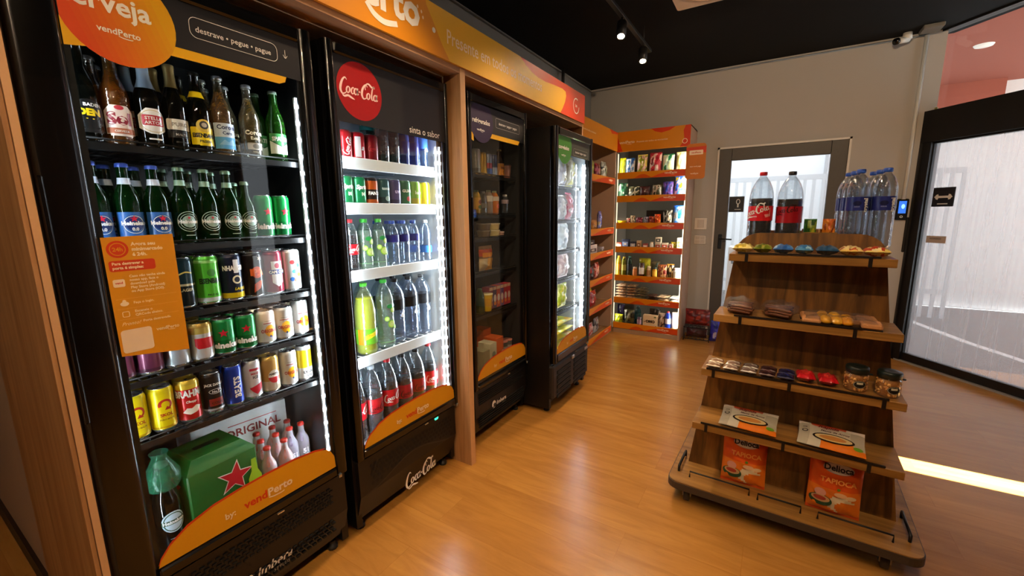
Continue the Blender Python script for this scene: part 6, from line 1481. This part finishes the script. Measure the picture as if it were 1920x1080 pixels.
# top shelf: seven small packets
T2 = SH[3][0]
for i, (x, w, c, l, g) in enumerate([(-.238, .085, ('E8D88A', 'F0E4A0', 'B8A02A', 'E8D050'), 'pale yellow packet, leftmost on the top shelf of the stand', None), (-.160, .075, ('6A7A1E', '8A8A2A', '4A5A1A'), 'olive green packet, top shelf of the stand', None),
    (-.083, .080, ('2A5AA0', '3A74B8', '8AB8D8'), 'blue packet, leftmost of three blue ones on the stand', 'b'), (-.008, .070, ('4A88B8', '2A6AA8', 'A8D0E0'), 'blue packet, middle of three blue ones on the stand', 'b'), (.070, .082, ('24486A', '345A80', '5A7A98'), 'dark blue packet, rightmost of three blue ones on the stand', 'b'),
    (.148, .080, ('F0C86A', 'F4DC9A', 'C8501A'), 'cream yellow packet with red edge beside the blue ones', 'y'), (.228, .085, ('F4D47A', 'C8401A', 'F4E0A8'), 'cream yellow packet with red, rightmost on the top shelf', 'y')]):
    on_stand('t2%d' % i, lay(w-.004, .10, .034, plain(*c, seed=i+200, n=2.2), i+200), 'sweet_packet', l, 'packet', x, .225, T2, 0, 'small packets on the top shelf of the stand')
# second shelf: two bags of brown biscuits, two kraft trays of yellow sweets
T3 = SH[2][0]
def biscuits():
    mk = []; b = B(); rnd = random.Random(3)
    for i in range(39):
        m = pm(rnd.choice(('6A3A1C', '7A4626', '5A2E16')), .5, bump=.3); k = i % 13; L2 = .046+rnd.uniform(-.006, .004); i0 = len(b.v)
        b.tube([(-L2, 0, 0), (-L2*.5, .002, .001), (0, -.001, .002), (L2*.5, .002, 0), (L2, 0, 0)], .0058, m, 8)
        b.xf(Matrix.Translation((rnd.uniform(-.006, .006), -.052+k*.0085, .014+.0115*(i//13)+.004*sin(k))) @ Matrix.Rotation(-.35+.05*k+rnd.uniform(-.08, .08), 4, 'Z'), i0)
    mk.append(('biscuits', b))
    q = pouch(.145, .155, .056, lambda u, v, f: PL, 20, 20, 12, .006, .07)()[0][1]
    q.xf(Matrix.Translation((0, -.078, .037)) @ Matrix.Rotation(-pi/2, 4, 'X')); mk.append(('plastic_bag', q)); return mk
def plastic_m():
    m, N, L, b = nt('clear_plastic_film'); out = N['Material Output']
    t = N.new('ShaderNodeBsdfTransparent'); g = N.new('ShaderNodeBsdfGlossy'); g.inputs['Roughness'].default_value = .12
    no = N.new('ShaderNodeTexNoise'); no.inputs['Scale'].default_value = 45; no.inputs['Detail'].default_value = 3
    bp = N.new('ShaderNodeBump'); bp.inputs['Strength'].default_value = .9; bp.inputs['Distance'].default_value = .01
    L.new(no.outputs['Fac'], bp.inputs['Height']); L.new(bp.outputs['Normal'], g.inputs['Normal'])
    mx = N.new('ShaderNodeMixShader'); mx.inputs[0].default_value = .22
    L.new(t.outputs[0], mx.inputs[1]); L.new(g.outputs[0], mx.inputs[2]); L.new(mx.outputs[0], out.inputs['Surface']); return m
PL = plastic_m()
on_stand('bis', biscuits, 'biscuit_bag', 'clear bag of brown biscuits, left one of two on the stand', 'bag', -.225, .185, T3, .06, 'clear bags of brown biscuits')
on_stand('bis', biscuits, 'biscuit_bag', 'clear bag of brown biscuits beside the kraft paper trays', 'bag', -.075, .185, T3, -.04, 'clear bags of brown biscuits')
def tray(n, rows):
    def make():
        rnd = random.Random(n); K = pm('C88A54', .7, bump=.2); out = []
        b = B(); w, d = .255, .075
        b.box(-w/2, w/2, -d/2, d/2, 0, .003, pm('1A1410', .4)); b.box(-w/2, -w/2+.065, -d/2, d/2, .003, .022, K, .006); b.box(w/2-.065, w/2, -d/2, d/2, .003, .026, K, .006)
        b.box(-w/2+.06, w/2-.06, d/2-.008, d/2, .003, .02, K); out.append(('paper_tray', b))
        b = B()
        for i in range(n):
            i0 = len(b.v); b.lathe([(0, 0), (.014, .003), (.0205, .012), (.018, .022), (.010, .029), (0, .030)], pm(rnd.choice(('E89A1A', 'F0B02A', 'E0A020')), .35, bump=.4), 12)
            b.xf(Matrix.Translation((-.048+(i % 3)*.036+rnd.uniform(-.003, .003), -d/4+(i//3)*.033, .004)), i0)
        out.append(('sweets', b))
        q = B(); i0 = len(q.v); mk = pouch(w-.02, d-.004, .03, lambda u, v, f: PL, 20, 10, 30+n, .004, .04)()[0][1]
        mk.xf(Matrix.Translation((0, -d/2, .024)) @ Matrix.Rotation(-pi/2, 4, 'X')); out.append(('plastic_film', mk)); return out
    return make
on_stand('tr1', tray(6, 2), 'sweet_tray', 'kraft tray of yellow sweets at the front of second stand shelf', 'tray', .135, .130, T3, -.02)
on_stand('tr2', tray(5, 2), 'sweet_tray', 'kraft tray of yellow sweets behind the front one', 'tray', .13, .216, T3, .03)
# third shelf: wrapped bars in two rows, red packs, two nut jars
T4 = SH[1][0]
def bar(c1, c2, c3):
    def f(u, v, fr): return C(c3, .25) if v > .93 or v < .07 else (C(c2, .22) if .62 > v > .34 and .12 < u < .88 else C(c1, .22))
    return lay(.062, .052, .022, f, 17, 12, 12, .0015)
BR = [(-.305, 'b1', ('8A6A54', 'D8C8B8', 'F0E4C8'), 'brown and white bar'), (-.235, 'b2', ('7A5E50', 'C8B8B0', 'E8DCC8'), 'pale brown bar'), (-.165, 'b3', ('6A564E', 'A89A94', 'E8E4DC'), 'silver brown bar'), (-.095, 'b4', ('2A1418', '5A3A3E', '8A7A74'), 'dark chocolate bar'), (-.028, 'b5', ('16183A', '2A2E6A', '4A4A5A'), 'navy blue bar')]
for x, k, c, l in BR:
    on_stand(k, bar(*c), 'wrapped_bar', '%s in the front row on the stand\'s third shelf' % l, 'bar', x, .083, T4, 0, l+' pair')
    on_stand(k, bar(*c), 'wrapped_bar', '%s in the back row on the stand\'s third shelf' % l, 'bar', x+.004, .145, T4, 0, l+' pair')
for x, q in ((.042, 'beside the navy bars'), (.117, 'nearer the nut jars')):
    on_stand('rp', lay(.066, .085, .034, two('B8141E', 'D83A34', lambda u, v: abs(u-.5)+abs(v-.5) > .38), 23, 12, 12, .004), 'red_packet', 'shiny red packet %s on the stand' % q, 'packet', x, .115, T4, .05, 'shiny red packets')
def nutjar():
    rnd = random.Random(8); b = B(); h, r = .098, .037
    b.lathe([(0, .002), (r*.9, 0), (r, .006), (r*1.0, .03), (r*.97, .05), (r, .066), (r*.92, .072), (r*.86, .076)], clear_pet('D8C8A0', .04), 20)
    n = B(); n.lathe([(0, .003), (r*.86, .002), (r*.94, .008), (r*.93, .068), (0, .070)], pm('B87838', .5, bump=1.5, scale=90), 20)
    for i in range(70):
        a = rnd.uniform(0, 2*pi); z = rnd.uniform(.008, .066); i0 = len(n.v)
        n.lathe([(0, -.008), (.0042, -.005), (.0050, .0), (.004, .005), (0, .008)], pm(rnd.choice(('D89A50', 'C08040', 'E0A860')), .5), 7)
        n.xf(Matrix.Translation((r*.90*sin(a), -r*.90*cos(a), z)) @ Matrix.Rotation(a, 4, 'Z') @ Matrix.Rotation(rnd.uniform(0, 3), 4, 'Y'), i0)
    l = B(); l.lathe([(r*.96, .074), (r*1.02, .076), (r*1.02, .094), (r*.96, h), (r*.5, h), (0, h-.002)], pm('16201C', .35), 24); l.box(r, r+.012, -.005, .005, .068, .074, pm('16201C', .35), .002)
    q = B(); q.cpoly(ell(0, .033, .021, .016, 20), C('141414'), r, 0, .25, .0012); q.cpoly(rrect(-.010, .010, .034, .042, .001, 1), C('D8CDB0'), r, 0, .25, .0018); V, F = ring(ell(0, .033, .0195, .0145, 20), ell(0, .033, .0185, .0135, 20)); q.wrap(V, F, C('D8CDB0'), r, 0, .25, .0017)
    return [('jar_body', b), ('nuts', n), ('lid', l), ('label', q)]
on_stand('nj', nutjar, 'nut_jar', 'nut jar with dark green lid beside the red packets', 'jar', .205, .115, T4, 0, 'nut jars')
on_stand('nj', nutjar, 'nut_jar', 'nut jar with dark green lid at the right end of the shelf', 'jar', .302, .110, T4, .1, 'nut jars')
# fourth shelf: two noodle packs
T5 = SH[0][0]
def noodle():
    w, d = .225, .150
    def f(u, v, fr):
        if v > .84: return C('D84A1E', .3) if .2 < u < .72 else C('E8DCCB', .3)
        if v < .5 and u > .35 and v < .62-u*.55+.12: return C('E87A1E', .3)
        return C('B8AE98', .3) if v < .84 and (u < .16 or u > .8) else C('CFC6B0', .3)
    mk = pouch(w, d, .026, f, 26, 20, 31, .0015, .05)(); b = mk[0][1]
    b.xf(Matrix.Translation((0, -d/2, .0145)) @ Matrix.Rotation(-pi/2, 4, 'X'))
    p = B()
    def zt(x, y): return .0145+.013*max(0, 1-abs(2*x/w)**2.6)**.6*max(0, 1-abs(2*y/(d*.9))**2.8)**.55+.0028
    def flatp(pts2, m, dz=0.):
        n = len(pts2); cx = sum(q[0] for q in pts2)/n; cy = sum(q[1] for q in pts2)/n; V = [(cx, cy)]; F = []
        for k in (1, 2, 3): V += [(cx+(q[0]-cx)*k/3, cy+(q[1]-cy)*k/3) for q in pts2]
        for i in range(n):
            j = (i+1) % n; F.append((0, 1+i, 1+j)); F += [(1+k*n+i, 1+(k+1)*n+i, 1+(k+1)*n+j, 1+k*n+j) for k in (0, 1)]
        p.add([(x, y, zt(x, y)+dz) for x, y in V], F, m)
    flatp(ell(.008, -.020, .070, .026, 26), C('1E120C'), 0); flatp(ell(.008, -.020, .062, .020, 26), C('D8C08A'), .0008); flatp(ell(.006, -.021, .045, .013, 18), C('C8823A'), .0014)
    flatp(ell(.088, -.045, .016, .010, 12), C('6A9A2A'), .0006); flatp(ell(-.088, .002, .011, .010, 14), C('2A2420'), .0008); flatp(ell(-.088, .002, .007, .006, 12), C('B8AE98'), .0014)
    for s_, sz, m, x0, y0 in (('Rápida', .026, C('7A1A12'), -.01, .036), ('Massa de Arroz', .015, C('5A1A12'), .012, .014), ('20%', .010, C('2A2420'), -.09, .022)):
        V, F = text2d(s_, sz, .03, 'CENTER', .3); p.add([(x0+a, y0+c, zt(x0+a, y0+c)+.0012) for a, c in V], F, m)
    return mk+[('print', p)]
on_stand('nd', noodle, 'noodle_pack', 'flat noodle pack with bean shaped window above the left orange bag', 'pack', -.150, .122, T5+.017, -.03, 'flat noodle packs', rx=.24)
on_stand('nd', noodle, 'noodle_pack', 'flat noodle pack with bean shaped window above the right orange bag', 'pack', .150, .120, T5+.017, -.05, 'flat noodle packs', rx=.24)
# platform: two orange tapioca bags
def tapioca():
    w, h = .185, .275
    O1, O2, CRb, GRb = C('E0561A', .3), C('EC7A1E', .3), C('E8D8B4', .4), C('1E4A2A', .35)
    def f(u, v, fr):
        if not fr: return O1
        if v > .86: return C('B8401A', .3) if v > .9 else O1
        if (u-.78)**2/.06+(v-.16)**2/.014 < 1 : return O2
        if (u-.66)**2/.075+(v-.20)**2/.022 < 1 : return CRb
        return O1 if v > .45 or v < .06 else O2
    mk = pouch(w, h, .075, f, 30, 34, 44, .004, .03)(); b = mk[0][1]
    p = B()
    def yf(x, z):
        u, v = x/w+.5, z/h; a = max(0, 1-abs(2*u-1)**2.6)**.6; q = max(0, 1-abs(2*(v-.03)/.94-1)**2.8)**.55
        return -(.0375*a*q+.0052)
    def fl(pts2, m, dy=0., sub=4):
        n = len(pts2); cx = sum(q[0] for q in pts2)/n; cy = sum(q[1] for q in pts2)/n; V = [(cx, cy)]; F = []
        for k in range(1, sub+1): V += [(cx+(q[0]-cx)*k/sub, cy+(q[1]-cy)*k/sub) for q in pts2]
        for i in range(n):
            j = (i+1) % n; F.append((0, 1+i, 1+j)); F += [(1+k*n+i, 1+(k+1)*n+i, 1+(k+1)*n+j, 1+k*n+j) for k in range(sub-1)]
        p.add([(x, yf(x, z)-dy, z) for x, z in V], F, m)
    fl(ell(.005, .215, .052, .023, 24), C('C8C4C0'), .0006); fl(ell(.005, .215, .048, .020, 24), C('E4E2DE'), .0012)
    for s_, sz, m, x0, z0 in (('Delioca', .034, C('1A1210'), .005, .205), ('TAPIOCA', .030, C('F0A050'), .008, .150)):
        V, F = text2d(s_, sz, .03, 'CENTER', 0, .95); p.add([(x0+a, yf(x0+a, z0+c)-.0022, z0+c) for a, c in V], F, m)
    fl(ell(-.045, .062, .040, .026, 22), GRb, .0006); fl(ell(-.045, .070, .032, .016, 22), C('C8A070'), .0012); fl(ell(-.048, .072, .022, .010, 16), C('A83A2A'), .0018); fl(ell(-.048, .098, .020, .018, 16), C('D89A8A'), .0010)
    fl(ell(.020, .105, .022, .010, 14), C('E8B88A'), .0010); fl(ell(.055, .100, .018, .009, 14), C('E8C89A'), .0010); fl(ell(.012, .128, .006, .006, 10), C('5A8A2A'), .0012)
    return mk+[('print', p)]
on_stand('tp', tapioca, 'tapioca_bag', 'orange tapioca bag on the platform, under the left noodle pack', 'bag', -.155, .150, .1225, .04, 'orange tapioca bags', rx=-.10)
on_stand('tp', tapioca, 'tapioca_bag', 'orange tapioca bag on the platform, under the right noodle pack', 'bag', .185, .135, .1225, .0, 'orange tapioca bags', rx=-.08)
# bottles on top
T1 = 1.243
COL2 = lambda h: pm('140605', .12, coat=.6)
def d_big(b, r, h): lg(b, .125, r, h*.47, WHI, -.35, .35); b.cpoly([(.025, h*.38), (.05, h*.40), (.045, h*.43), (.02, h*.42)], C('E8A0A0'), r, 0, 0, .001); b.cpoly([(-.05, h*.385), (-.01, h*.385), (-.01, h*.40), (-.05, h*.395)], C('F0C0C0'), r, 0, 0, .001); tx(b, 'ORIGINAL', r, h*.46, .008, C('F8B8B8'), .85, rot=True)
def d_bigz(b, r, h): lg(b, .10, r, h*.48, C('3A0608'), -.2, .15)
on_stand('cb', pet(.345, .0525, 'DDE8EE', .16, 'D8141E', pm('140605', .12, coat=.6), .64, [(.115, .185, C('D81A24'))], d_big, ribs=False, shoulder=.60), 'cola_bottle', 'large cola bottle with red cap and bright red label on the stand', 'bottle', -.195, .44, T1, 0, 'large cola bottles on the stand')
on_stand('cz', pet(.340, .0525, 'DDE8EE', .16, '1A1616', pm('140605', .12, coat=.6), .63, [(.105, .180, C('A8141E'))], d_bigz, ribs=False, shoulder=.60), 'cola_bottle', 'large cola bottle with black cap and dark red label on the stand', 'bottle', -.078, .435, T1, 0, 'large cola bottles on the stand')
def d_crys(b, r, h): tx(b, 'crystal', r, h*.545, .022, WHI, .62, .05, rot=True); b.cpoly(ell(0, h*.57, .014, .010, 14), C('141A4A'), r, 0, -.1, .001); tx(b, 'AGUA', r, h*.52, .007, C('8A94C8'), -.1); b.cpoly([(.012, h*.5), (.028, h*.5), (.03, h*.545), (.02, h*.6), (.010, h*.55)], C('E8D0C0'), r, 0, 1.15, .001)
wb = pet(.330, .040, 'B8C4D4', .28, '2A5AC8', None, label=[(.158, .215, C('26307E'))], deco=d_crys, shoulder=.70)
for c_, (x, nm) in enumerate(((.166, 'left'), (.252, 'right'))):
    for r_, q in enumerate(('front', 'middle', 'rear')):
        on_stand('wb', wb, 'water_bottle', 'large clear water bottle with purple label, %s of the %s column' % (q, nm), 'bottle', x-.012*r_, .395+.086*r_, T1, .0, 'large water bottles on the stand')
on_stand('crate', lambda: [('crate_side', B().box(-.065, .065, .045, .052, 0, .075, SWX).box(-.065, .065, -.052, -.045, 0, .062, SWX)), ('crate_base', B().box(-.065, .065, -.045, .045, 0, .006, SWX)), ('divider', B().box(-.004, .004, -.045, .045, .006, .072, OAK))], 'crate', 'small wooden divided crate between the cola and water bottles', 'crate', .045, .475, T1)
on_stand('gpk', pb(.050, .115, .022, ('3A7A1E', '2A5A1A', '8AA83A', 'C8C83A'), 301), 'green_sachet', 'green sachet standing in the wooden crate on the stand', 'packet', .010, .475, T1+.007)
on_stand('opk', pb(.048, .115, .022, ('D8681A', 'E88A2A', 'A84A14'), 302), 'orange_sachet', 'orange sachet standing in the wooden crate on the stand', 'packet', .080, .475, T1+.007)
